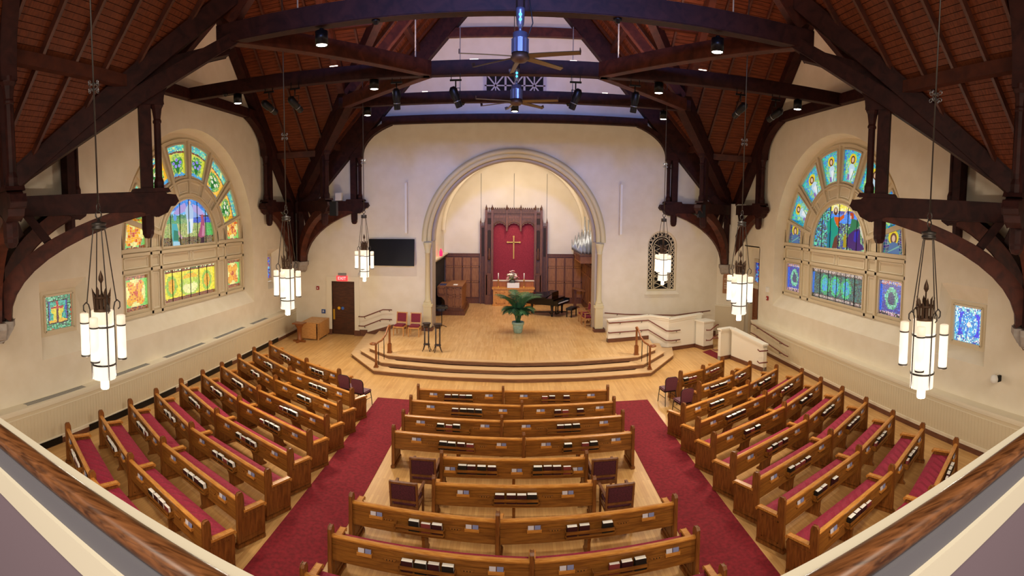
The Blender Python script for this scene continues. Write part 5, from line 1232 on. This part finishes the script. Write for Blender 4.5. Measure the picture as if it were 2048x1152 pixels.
# warm strip lights lying on top of the tie beams, throwing light up to the boards
UPM = mat('uplight_strip', '#fff6ea', .4, 0, 5, '#ffdfc8')
for x, y, w, lab in ((-5.4, 15.5, .5, 'left beam near the window wall'), (-3.6, 15.6, .4, 'left beam near the centre'), (-1.2, By, .5, 'central beam, left half'), (0.3, By, .8, 'central beam, middle'), (1.7, By, .4, 'central beam, right half'), (5.6, 15.5, .5, 'right beam near the window wall'), (3.6, 15.6, .4, 'right beam near the centre'), (-3.4, 11.05, .4, 'nearest tie beam, left part'), (3.6, 11.05, .4, 'nearest tie beam, right part'), (-3.3, 19.6, .4, 'far tie beam, left part'), (3.3, 19.6, .4, 'far tie beam, right part')):
    zz = TZ+.24; tag(obj('uplight_strip', MB().box(x-w/4, y-.02, zz, x+w/4, y+.02, zz+.014), UPM), 'small bright uplight strip on top of the '+lab, 'lamp', 'uplight strips on the beams')
    light('uplight_beam', 'AREA', (x, y, zz+.06), 75, (1, .62, .48), (x, y, zz+5), shape='RECTANGLE', size=w, size_y=.1)
for x, y, lab in ((-2.9, 11.05, 'nearest tie beam, left of the fan'), (2.1, 11.05, 'nearest tie beam, right of the fan'), (-1.9, 19.6, 'far tie beam, left'), (1.95, 19.6, 'far tie beam, right'), (-9.1, 15.3, 'tie beam at the left wall')):
    o = obj('smoke_detector', MB().lathe([(0, -.1), (.05, -.08), (.06, -.04), (.09, -.03), (.09, 0)], (0, 0, 0), 12), METB); o.location = (x, y, TZ-.2 if y != 11.05 else TZ-.19); tag(o, 'small black knob under the '+lab, 'detector')

# ------------------------------------------------------------ chancel furniture
rd = thing('reredos', 'tall dark carved oak screen with three arches framing a red cloth', 'altar screen', (0, CB-.2, .45))
y0, y1 = CB-.30, CB-.02
arches = []
for cx in (-.82, 0, .82):
    pts = []
    n = 14
    for i in range(n+1):
        a = PI-PI*i/n; r = .385+(.03 if i % 2 else -.01)
        pts.append((cx+r*math.cos(a), 4.86+r*math.sin(a)*1.02))
    arches += pts+([(cx+.41, 4.76)] if cx < .8 else [])
front = [(-1.27, 6.1), (-1.27, 4.4)]+arches+[(1.27, 4.4), (1.27, 6.1)]
obj('arch_panel', MB().prism(front, y0, y1, fnb), CARVE, rd, True)
obj('dossal_cloth', MB().box(-1.26, CB-.06, 1.85, 1.26, CB-.03, 5.4), CLOTH, rd, True)
for cx in (-.82, 0, .82):
    pts = [(cx+.40*math.cos(PI-PI*i/12), 5.0+.36*math.sin(PI*i/12)) for i in range(13)]
    obj('arch_moulding', MB().tube([(a, y0-.01, b) for a, b in pts], .03, 6), CARVE, rd, True)
    obj('frieze_panel', MB().box(cx-.33, y0-.02, 5.56, cx+.33, y0, 5.72), WAINS, rd, True)
for k, x in enumerate((-1.62, -1.27, -.41, .41, 1.27, 1.62)):
    w = .07 if k in (0, 1, 4, 5) else .045
    zb = .45 if k in (0, 1, 4, 5) else 4.8
    obj('buttress', MB().box(x-w, y0-.10, zb, x+w, y0+.02, 6.05), WAINS, rd, True, bevel=.01)
    obj('pinnacle', MB().lathe([(.07, 6.05), (.05, 6.12), (.06, 6.16), (.0, 6.38)], (x, y0-.04, 0), 8), CARVE, rd, True)
obj('cornice', MB().box(-1.68, y0-.06, 5.84, 1.68, y1, 5.94).box(-1.66, y0-.03, 5.76, 1.66, y1, 5.80), CARVE, rd, True)
k = 0
x = -1.58
while x < 1.6:
    obj('cresting', MB().box(x-.03, y0-.03, 5.94, x+.03, y0+.03, 6.10).lathe([(.045, 6.10), (.05, 6.14), (.0, 6.2)], (x, y0, 0), 6), CARVE, rd, True); x += .125
for sg in (-1, 1):
    obj('side_tower', MB().prism([(sg*1.27, .45), (sg*1.62, .45), (sg*1.62, 5.8), (sg*1.27, 5.8)], y0+.02, y1, fnb), CARVE, rd, True)
    obj('niche', MB().prism(arch(sg*1.445, .11, 3.6, 4.75, 8), y0-.005, y0+.03, fnb), mat('niche_dark', '#2a140c', .7), rd, True)
    obj('niche_statue', MB().lathe([(.07, 3.1), (.09, 3.15), (.07, 3.4), (.05, 3.55), (.06, 3.65), (.045, 3.75), (0, 3.82)], (sg*1.445, y0-.07, 0), 10), CARVE, rd, True)
    obj('niche_window', MB().box(sg*1.34, y0-.0, 5.2, sg*1.55, y0+.03, 5.55), mat('niche_dark', '#2a140c', .7), rd, True)
    obj('base_block', MB().box(sg*1.27, y0-.14, .45, sg*1.66, y1, 1.0).box(sg*1.30, y0-.10, 1.0, sg*1.63, y1, 2.3).box(sg*1.28, y0-.13, 2.2, sg*1.65, y0, 2.28), WAINS, rd, True, bevel=.01)
    obj('outer_wing', MB().box(sg*1.68, y0+.12, .45, sg*1.98, y1, 5.1), CARVE, rd, True)
    obj('wing_opening', MB().box(sg*1.76, y0+.10, 3.3, sg*1.90, y0+.13, 5.0), mat('niche_dark', '#2a140c', .7), rd, True)
    for x in (1.70, 1.96): obj('wing_buttress', MB().box(sg*(x-.035), y0+.04, .45, sg*(x+.035), y0+.14, 5.3).lathe([(.05, 5.3), (.03, 5.4), (.0, 5.6)], (sg*x, y0+.09, 0), 8), WAINS, rd, True)
    x = 1.74
    while x < 1.95: obj('cresting', MB().box(sg*(x-.02), y0+.1, 5.1, sg*(x+.02), y0+.14, 5.3), CARVE, rd, True); x += .07
# cross
cr = thing('wall_cross', 'gold cross hanging on the red cloth above the altar', 'cross', (0, CB-.12, 3.15))
obj('upright', MB().box(-.035, -.03, 0, .035, .03, 1.32), GOLD, cr, bevel=.006); obj('crossbar', MB().box(-.36, -.03, .95, .36, .03, 1.02), GOLD, cr, bevel=.006)
for a, b in ((-.36, .985), (.36, .985), (0, 1.32)): obj('bar_end', MB().box(a-.05, -.035, b-.05, a+.05, .035, b+.05), GOLD, cr, bevel=.01)
# retable and altar
al = thing('altar', 'light oak altar table with square panels before the red cloth', 'altar', (0, 30.9, .45))
obj('altar_body', MB().box(-1.18, -.22, 0, 1.18, .3, .95), ALTAR, al, bevel=.01); obj('altar_top', MB().box(-1.25, -.27, .98, 1.25, .33, 1.06).box(-1.21, -.24, .93, 1.21, .32, .98), ALTAR, al, bevel=.008)
for x in (-.75, 0, .75):
    for a, b, c, d in ((x-.27, .16, x+.27, .2), (x-.27, .78, x+.27, .82), (x-.27, .16, x-.23, .82), (x+.23, .16, x+.27, .82)): obj('panel_moulding', MB().box(a, -.25, b, c, -.22, d), ALTAR, al)
obj('altar_plinth', MB().box(-1.22, -.26, 0, 1.22, .3, .09), ALTAR, al)
rt = thing('retable', 'orange brown carved ledge with a pale edge behind the altar', 'retable', (0, CB-.32, 1.4))
obj('ledge_front', MB().box(-1.2, -.06, .0, 1.2, .02, .45), noisy('honey_oak', '#8e4a16', '#b0682a', .45, (8, 8, 1), 5, 4), rt); obj('ledge_top', MB().box(-1.23, -.1, .45, 1.23, .2, .49), TRIML, rt)
for sx, sd in ((-.88, 'left'), (.62, 'right')):
    cd = thing('candlestick', 'white candle on a thin holder on the %s side of the altar' % sd, 'candle', (sx, 30.85, 1.51))
    obj('holder', MB().lathe([(.07, 0), (.06, .02), (.02, .05), (.015, .3), (.03, .42), (.05, .48), (.02, .5)], (0, 0, 0), 12), GOLD, cd); obj('candle', MB().lathe([(.03, .5), (.03, .85), (0, .87)], (0, 0, 0), 10), WHITE, cd)
tag(obj('white_box', MB().box(-.36, 30.66, 1.515, .34, 31.0, 1.80), WHITE, bevel=.01), 'white box with a cloth front standing on the altar under the flowers', 'box')
fl = thing('flower_arrangement', 'bouquet of pink, white and red lilies on the altar', 'flowers', (0-.07, 30.85, 1.80))
obj('vase', MB().lathe([(.0, 0), (.12, .0), (.17, .1), (.16, .16)], (0, 0, 0), 14), mat('vase_grey', '#5c6056', .5), fl)
R2 = random.Random(5); fcol = [mat('petal_'+h, '#'+h, .7) for h in ('fbf6ea', 'fbf6ea', 'f8d2c8', 'f2a8a8', 'faf0c4', 'c8404c', 'fbf6ea', 'f6c4bc')]; LEAFM = mat('leaf', '#5d8a3c', .6)
for i in range(70):
    a = R2.uniform(0, 2*PI); r = R2.uniform(0, .34); z = .22+R2.uniform(0, .5)*(1-.5*r/.34); c = V((r*math.cos(a), r*math.sin(a)*.6-.04, z)); s = R2.uniform(.09, .14)
    mb = MB(); out = c.normalized()
    for k in range(5):
        b = 2*PI*k/5+i; t1 = out.cross(V((0, 0, 1))).normalized(); t2 = out.cross(t1); dr = t1*math.cos(b)+t2*math.sin(b); sd = t1*math.cos(b+PI/2)+t2*math.sin(b+PI/2)
        mb.add([c, c+dr*s*.6+sd*s*.3+out*s*.3, c+dr*s+out*s*.4, c+dr*s*.6-sd*s*.3+out*s*.3], [(0, 1, 2, 3)])
    obj('blossom', mb, R2.choice(fcol), fl)
for i in range(22):
    a = R2.uniform(0, 2*PI); c = V((.1*math.cos(a), .06*math.sin(a), .15)); d = V((math.cos(a)*.35, math.sin(a)*.2, R2.uniform(.1, .5))); sd = V((-math.sin(a), math.cos(a), 0))*.03
    obj('leaf', MB().add([c, c+d*.5+sd, c+d, c+d*.5-sd], [(0, 1, 2, 3)]), LEAFM, fl)
# organ console
og = thing('organ_console', 'panelled oak organ console seen from behind in the left of the chancel', 'organ', (-3.2, 28.5, .45))
obj('platform_base', MB().box(-4.1, 27.62, .45, -2.55, 30.4, .66), WAINS, og, True, bevel=.01); obj('base_moulding', MB().box(-3.56, 27.72, .66, -2.64, 30.2, .80), WAINS, og, True, bevel=.01)
obj('case', MB().box(-3.54, 27.8, .8, -2.72, 30.1, 1.95), WAINSL, og, True); obj('case_top', MB().box(-3.58, 27.74, 1.95, -2.68, 30.15, 2.0), WAINSL, og, True, bevel=.01)
for x0, x1 in ((-3.48, -3.17), (-3.09, -2.78)):
    for z0, z1 in ((.88, 1.42), (1.52, 1.88)):
        for a, b, c, d in ((x0, z0, x1, z0+.04), (x0, z1-.04, x1, z1), (x0, z0, x0+.04, z1), (x1-.04, z0, x1, z1)): obj('panel_moulding', MB().box(a, 27.77, b, c, 27.8, d), WAINSL, og, True)
obj('key_desk', MB().box(-4.05, 27.82, 1.48, -3.54, 29.6, 1.97), WAINSL, og, True, bevel=.02)
for a, b, c, d in ((-3.98, 1.56, -3.62, 1.6), (-3.98, 1.86, -3.62, 1.9), (-3.98, 1.56, -3.94, 1.9), (-3.66, 1.56, -3.62, 1.9)): obj('panel_moulding', MB().box(a, 27.79, b, c, 27.82, d), WAINSL, og, True)
obj('curved_cheek', MB().prism([(-3.54, .8), (-3.54, 1.48), (-4.05, 1.48), (-4.0, 1.4), (-3.8, 1.36), (-3.66, 1.2), (-3.62, 1.0), (-3.6, .8)], 27.84, 27.92, fnb), WAINSL, og, True)
tag(obj('music_book', MB().box(-3.2, 28.0, 2.0, -2.98, 28.3, 2.03), PAPER), 'small white booklet lying on top of the organ console', 'book')
tag(obj('blue_folder', MB().box(-3.95, 28.1, 1.97, -3.62, 28.5, 2.02), mat('folder_blue', '#33406e', .5)), 'blue folder lying on the left end of the organ console', 'folder')
tag(obj('grey_bag', MB().lathe([(.0, 0), (.2, .02), (.24, .12), (.16, .26), (.05, .3), (0, .31)], (-3.82, 27.5, .66), 12), mat('bag_grey', '#4b5058', .7)), 'crumpled grey bag under the organ keyboard end', 'bag')
# organ pipes
oc = thing('organ_pipes', 'cluster of silver organ pipes above the right chancel panelling', 'organ', (3.9, 28, 3.3))
obj('pipe_case', MB().box(3.35, 26.4, 3.35, 4.15, 28.9, 3.75), WAINSL, oc, True, bevel=.02); obj('pipe_case', MB().box(3.55, 28.9, 3.45, 4.15, 31.3, 3.8), WAINSL, oc, True, bevel=.02)
obj('case_rail', MB().box(3.32, 26.36, 3.7, 4.15, 28.94, 3.78).box(3.52, 28.9, 3.76, 4.15, 31.35, 3.84), CARVE, oc, True)
for i in range(9): obj('case_panel', MB().box(3.325+(0 if i < 4 else .2), 26.5+.53*i, 3.45, 3.35+(0 if i < 4 else .2), 26.9+.53*i, 3.68), WAINS, oc, True)
PIPE = mat('pipe_metal', '#a3abb6', .32, .75)
for i in range(108):
    row = i % 4; k = i//4; y = 26.5+k*.175+row*.04; x = 3.42+row*.19
    h = .22+.85*(1-abs(((k+3) % 13)-6)/6.5)*(.8+.07*row)+.10*row
    if i in (38, 39, 42): h = 1.75+.2*(i-38)/4
    r = .017+.006*row; zb = 3.76
    obj('organ_pipe', MB().lathe([(.006, zb), (r, zb+.14), (r, zb+h)], (x, y, 0), 7), PIPE, oc, True)
# piano
pn = thing('grand_piano', 'black grand piano with its music stand up in the right of the chancel', 'piano', (2.44, 27.95, .45), math.radians(60))
def outline(o=0):
    return [(-.75-o, 0-o), (.75+o, 0-o), (.75+o, .55), (.70+o, .8), (.45+o, 1.05), (.28+o, 1.3), (.12+o, 1.62), (-.15, 1.78+o), (-.5, 1.78+o), (-.72-o, 1.6), (-.75-o, 1.3)]
fxy = lambda a, b, d: (a, b, d)
obj('case', MB().prism([p for p in outline()][0:1]+outline()[1:], .62, .93, fxy), LACQ, pn, bevel=.01)
obj('key_bed', MB().box(-.75, -.28, .60, .75, .0, .70), LACQ, pn, bevel=.01)
for sx in (-1, 1): obj('cheek', MB().box(sx*.68, -.28, .70, sx*.75, .02, .86), LACQ, pn, bevel=.01)
obj('white_keys', MB().box(-.66, -.25, .70, .66, -.11, .735), mat('ivory', '#f4f2ec', .3), pn); obj('fallboard', MB().box(-.68, -.10, .70, .68, -.06, .88, M.Rotation(0, 4, 'X')), LACQ, pn)
for k in range(36):
    if k % 7 in (2, 6): continue
    obj('black_key', MB().box(-.64+k*.036, -.20, .735, -.622+k*.036, -.11, .745), BLACK, pn)
Rl = M.Translation((-.75, 0, .95)) @ M.Rotation(math.radians(-7), 4, 'Y') @ M.Translation((.75, 0, 0))
obj('lid', MB().prism([p for p in outline(.02) if p[1] > .3]+[(-.77, .42)], 0, .03, lambda a, b, d: tuple(Rl @ V((a, b, d)))), LACQ, pn)
obj('folded_lid_front', MB().box(-.76, .42, 1.0, .76, .86, 1.03, Rl @ M.Translation((0, 0, -.96))), LACQ, pn)
obj('music_stand', MB().box(-.38, .12, .93, .38, .15, 1.25, M.Translation((0, .1, 0)) @ M.Rotation(0, 4, 'X')), LACQ, pn)
for x, y in ((-.62, .12), (.62, .12), (-.25, 1.5)): 
    obj('leg', MB().lathe([(.05, .1), (.055, .3), (.085, .55), (.09, .62)], (x, y, 0), 8, PI/8), LACQ, pn); obj('caster', MB().tube([(x-.02, y, .05), (x+.02, y, .05)], .05, 10), METB, pn)
obj('pedal_lyre', MB().box(-.14, .1, .12, -.11, .16, .62).box(.11, .1, .12, .14, .16, .62).box(-.18, .05, .06, .18, .18, .14), LACQ, pn)
tag(obj('piano_dolly', MB().tube([(1.0, 28.35, .55), (2.9, 28.4, .55)], .03, 6).tube([(1.9, 28.4, .55), (2.05, 27.4, .55)], .03, 6), METB), 'low black metal dolly frame beneath the grand piano', 'dolly')
pb = thing('piano_bench', 'black padded piano bench beside the grand piano', 'bench', (3.07, 27.6, .45), math.radians(60))
obj('seat', MB().box(-.36, -.18, .36, .36, .18, .49), mat('black_leather', '#15171a', .45), pb, bevel=.02)
for x in (-.31, .31):
    for y in (-.13, .13): obj('leg', MB().box(x-.025, y-.025, 0, x+.025, y+.025, .37), BLACK, pb)
st = thing('oak_lectern', 'brown wooden stand against the right chancel panelling behind the piano', 'lectern', (3.55, 30.2, .45))
obj('desk', MB().box(-.35, -.25, 1.05, .35, .25, 1.1, M.Rotation(.2, 4, 'Y')), WAINSL, st); obj('column', MB().box(-.08, -.08, .05, .08, .08, 1.05).box(-.25, -.2, 0, .25, .2, .06), WAINS, st, bevel=.01)
ms = thing('music_stand', 'black music stand beside the left arch column', 'music stand', (-3.38, 24.75, .45), .2)
obj('desk', MB().box(-.26, -.02, 1.0, .26, .0, 1.04).box(-.26, -.1, .98, .26, .14, 1.0, M.Rotation(.3, 4, 'X')), METB, ms); obj('pole', MB().tube([(0, 0, .03), (0, 0, 1.0)], .018, 8), METB, ms)
obj('base', MB().tube([(-.22, -.1, .01), (0, 0, .08)], .015, 6).tube([(.22, -.1, .01), (0, 0, .08)], .015, 6).tube([(0, .24, .01), (0, 0, .08)], .015, 6), METB, ms)
# plant
pl = thing('potted_palm', 'leafy palm in a pale green pot in the middle of the platform', 'plant', (.22, 23.75, .45))
GP = noisy('green_glaze', '#8fae94', '#a3bfa6', .35, (1, 1, 1), 5, 3)
obj('pot', MB().lathe([(.17, 0), (.19, .02), (.245, .36), (.24, .38), (.28, .39), (.285, .5), (.26, .51), (.25, .44), (0, .43)], (0, 0, 0), 24), GP, pl); obj('pot_ring', MB().lathe([(.225, .2), (.235, .21), (.235, .225), (.228, .24)], (0, 0, 0), 24), GP, pl)
obj('soil', MB().lathe([(.0, .445), (.25, .44)], (0, 0, 0), 16), mat('soil', '#2a1c12', .9), pl)
PM = [noisy('palm_leaf', '#23502a', '#3d7440', .5, (1, 1, 1), 8, 2), noisy('palm_leaf_dark', '#173c2a', '#2c5c3c', .5, (1, 1, 1), 8, 2)]
R3 = random.Random(9)
for i in range(34):
    a = i*2.4+R3.uniform(-.2, .2); tall = i % 3 == 0
    up = R3.uniform(1.38, 1.5); Ln = R3.uniform(1.65, 1.95) if tall else R3.uniform(.95, 1.35)
    p = V((.07*math.cos(a), .07*math.sin(a), .44)); pts = []; th = up; n = 14
    for k in range(n+1): pts.append(p.copy()); p = p+V((math.cos(a)*math.cos(th), math.sin(a)*math.cos(th), math.sin(th)))*Ln/n; th -= .01 if k < n*.35 else (.17 if tall else .26)
    mb = MB(); mb.tube(pts, [.012*(1-.8*k/n)+.003 for k in range(n+1)], 4)
    for k in range(5, n+1):
        d = (pts[k]-pts[k-1]).normalized(); s = d.cross(V((0, 0, 1)))
        s = s.normalized() if s.length > .05 else V((-math.sin(a), math.cos(a), 0)); l = .26*math.sin(PI*min(1, (k-3.5)/(n-2)))+.07
        for sg in (-1, 1):
            for h in (0, .33, .66):
                q = pts[k]-d*Ln/n*h; e = q+s*sg*l+d*l*.8+V((0, 0, -.3*l)); w = d*.014
                mid = q+(e-q)*.5+V((0, 0, .02)); mb.add([q-w, mid-w, e, mid+w, q+w], [(0, 1, 2, 3, 4)])
    obj('frond', mb, PM[i % 2], pl)
# plant stands
ps = bpy.data.objects.new('plant_stand', None); COL.objects.link(ps)
DKW = mat('ebony_wood', '#2a1712', .35)
obj('top', MB().lathe([(.0, 1.06), (.15, 1.06), (.17, 1.09), (.16, 1.11), (0, 1.11)], (0, 0, 0), 20), DKW, ps); obj('apron', MB().lathe([(.11, .93), (.13, 1.0), (.14, 1.06)], (0, 0, 0), 8), DKW, ps); obj('shelf', MB().lathe([(.0, .25), (.13, .25), (.13, .28), (0, .28)], (0, 0, 0), 16), DKW, ps)
for k in range(4):
    a = PI/4+k*PI/2; c_, s_ = math.cos(a), math.sin(a); obj('leg', MB().tube([(c_*.11, s_*.11, 1.0), (c_*.11, s_*.11, .27), (c_*.13, s_*.13, .18), (c_*.17, s_*.17, .08), (c_*.21, s_*.21, .012)], [.016, .016, .02, .014, .018], 6), DKW, ps)
place(ps, (-3.36, 20.22, .45), 0, 'slender dark wooden plant stand on the platform edge, left one', 'stand', 'dark plant stands'); dup(ps, (-2.91, 20.14, .45), .3, 'slender dark wooden plant stand on the platform edge, right one')
# newel posts and stair rails
NW = noisy('newel_oak', '#7a451e', '#935628', .35, (6, 6, 1), 5, 4)
for sg, sd in ((-1, 'left'), (1, 'right')):
    t = thing('stair_rail', 'wooden handrail with spiral end and two posts on the %s of the platform steps' % sd, 'handrail', (sg*4.7, 19.5, .45))
    up_, lo_ = V((sg*4.72, 19.68, .45)), V((sg*5.0, 18.68, .15))
    obj('newel_post', MB().box(-.07, -.07, 0, .07, .07, .36).lathe([(.06, .36), (.045, .4), (.04, 1.0), (.06, 1.04), (.06, 1.08)], (0, 0, 0), 8, PI/8).box(-.085, -.085, 0, .085, .085, .06), NW, t).matrix_basis = M.Translation(up_-V(t.location))
    obj('newel_post', MB().box(-.055, -.055, 0, .055, .055, .10).lathe([(.05, .1), (.04, .2), (.038, .8), (.045, .84)], (0, 0, 0), 8, PI/8).box(-.08, -.08, 0, .08, .08, .04), NW, t).matrix_basis = M.Translation(lo_-V(t.location))
    pts = [up_+V((0, 0, 1.08)), up_+V((sg*.03, -.12, 1.02)), up_+V((sg*.08, -.3, .78)), up_+V((sg*.16, -.6, .70-.08)), lo_+V((-sg*.04, .16, .90)), lo_+V((sg*-.02, .05, .88))]
    c = lo_+V((sg*.08, -.02, .88)); vol = [c+V((-sg*.12*math.cos(k*.7), .11*math.sin(-k*.7)*-1, 0)) for k in range(9)]
    obj('rail', MB().tube(pts+vol, .035, 8), NW, t, True)
    for q, zz in ((up_+V((sg*.12, -.42, -.15)), .82), (lo_+V((-sg*.02, .28, 0)), .86)): obj('baluster', MB().tube([q, q+V((0, 0, .2)), q+V((0, 0, .25)), q+V((0, 0, zz))], [.012, .012, .018, .012], 6), METB, t, True)
# drop leaf table and pedestal in the left corner
tb = thing('drop_leaf_table', 'light oak drop leaf table in the far left corner by the door', 'table', (-9.15, 23.05, 0))
obj('top', MB().box(-.5, -.5, .78, .42, .9, .82), OAKC, tb, bevel=.008); obj('leaf', MB().box(-.5, -.53, .08, .28, -.50, .78), OAKC, tb, bevel=.006); obj('leaf', MB().box(.40, -.45, .1, .43, .85, .78), OAKC, tb, bevel=.006)
for x in (-.42, .34):
    for y in (-.4, .8): obj('leg', MB().box(x-.03, y-.03, 0, x+.03, y+.03, .78), OAKC, tb)
pe = thing('wooden_pedestal', 'brown wooden pedestal stand with a square top beside the corner table', 'pedestal', (-9.55, 22.15, 0))
obj('top', MB().box(-.27, -.24, .83, .27, .24, .88), NW, pe, bevel=.01); obj('column', MB().lathe([(.22, .83), (.20, .76), (.13, .66), (.11, .6), (.10, .14), (.16, .06)], (0, 0, 0), 8, PI/8), NW, pe)
obj('foot', MB().box(-.3, -.06, 0, .3, .06, .08).box(-.06, -.3, 0, .06, .3, .08), NW, pe, bevel=.01)

# ------------------------------------------------------------ balcony parapet in front of the camera
bal = thing('balcony_parapet', 'curved balcony parapet with a polished oak handrail in the foreground', 'balcony', (0, 1.0, 3.9))
def bcurve(off):
    pts = []
    for x in [i*.25 for i in range(-20, 21)]:
        ax = abs(x); y = .93+.172*ax; 
        if ax > 1.9: y = .93+.172*1.9+(ax-1.9)*.14
        pts.append(V((x, y+off, 0)))
    return pts
def sweep(prof, m, nm, smooth=False):
    c = bcurve(0); n = len(prof); vs = []
    for i, p in enumerate(c):
        d = (c[min(i+1, len(c)-1)]-c[max(i-1, 0)]).normalized(); nn_ = V((-d.y, d.x, 0))
        for a, z in prof: q = p+nn_*a; vs.append((q.x, q.y, z))
    fs = []
    for i in range(len(c)-1):
        for k in range(n): fs.append((i*n+k, i*n+(k+1) % n, (i+1)*n+(k+1) % n, (i+1)*n+k))
    return obj(nm, MB().add(vs, fs, smooth), m, bal, True)
sweep([(.0+.043*math.cos(a), 4.89+.038*math.sin(a)) for a in [2*PI*k/20 for k in range(20)]], RAILW, 'oak_handrail', True)
sweep([(.0, 4.79), (.115, 4.79), (.115, 4.872), (.0, 4.872)], CREAMP, 'cream_capping')
sweep([(-.045, 4.55), (.07, 4.55), (.07, 4.86), (-.045, 4.86)], SLATE, 'grey_face')
sweep([(-.062, 4.70), (-.04, 4.70), (-.04, 4.795), (-.062, 4.795)], CREAMP, 'cream_moulding')
sweep([(-.052, 3.9), (.06, 3.9), (.06, 4.705), (-.052, 4.705)], LILAC, 'lower_face')
obj('gallery_floor', MB().box(-10.5, -5.5, 3.7, 10.5, .85, 3.9), LILAC, bal, True)
for o in list(bpy.data.objects):
    if o.name.startswith('cup_hole') or o.name.startswith('saddle_bars'): o['kind'] = 'stuff'
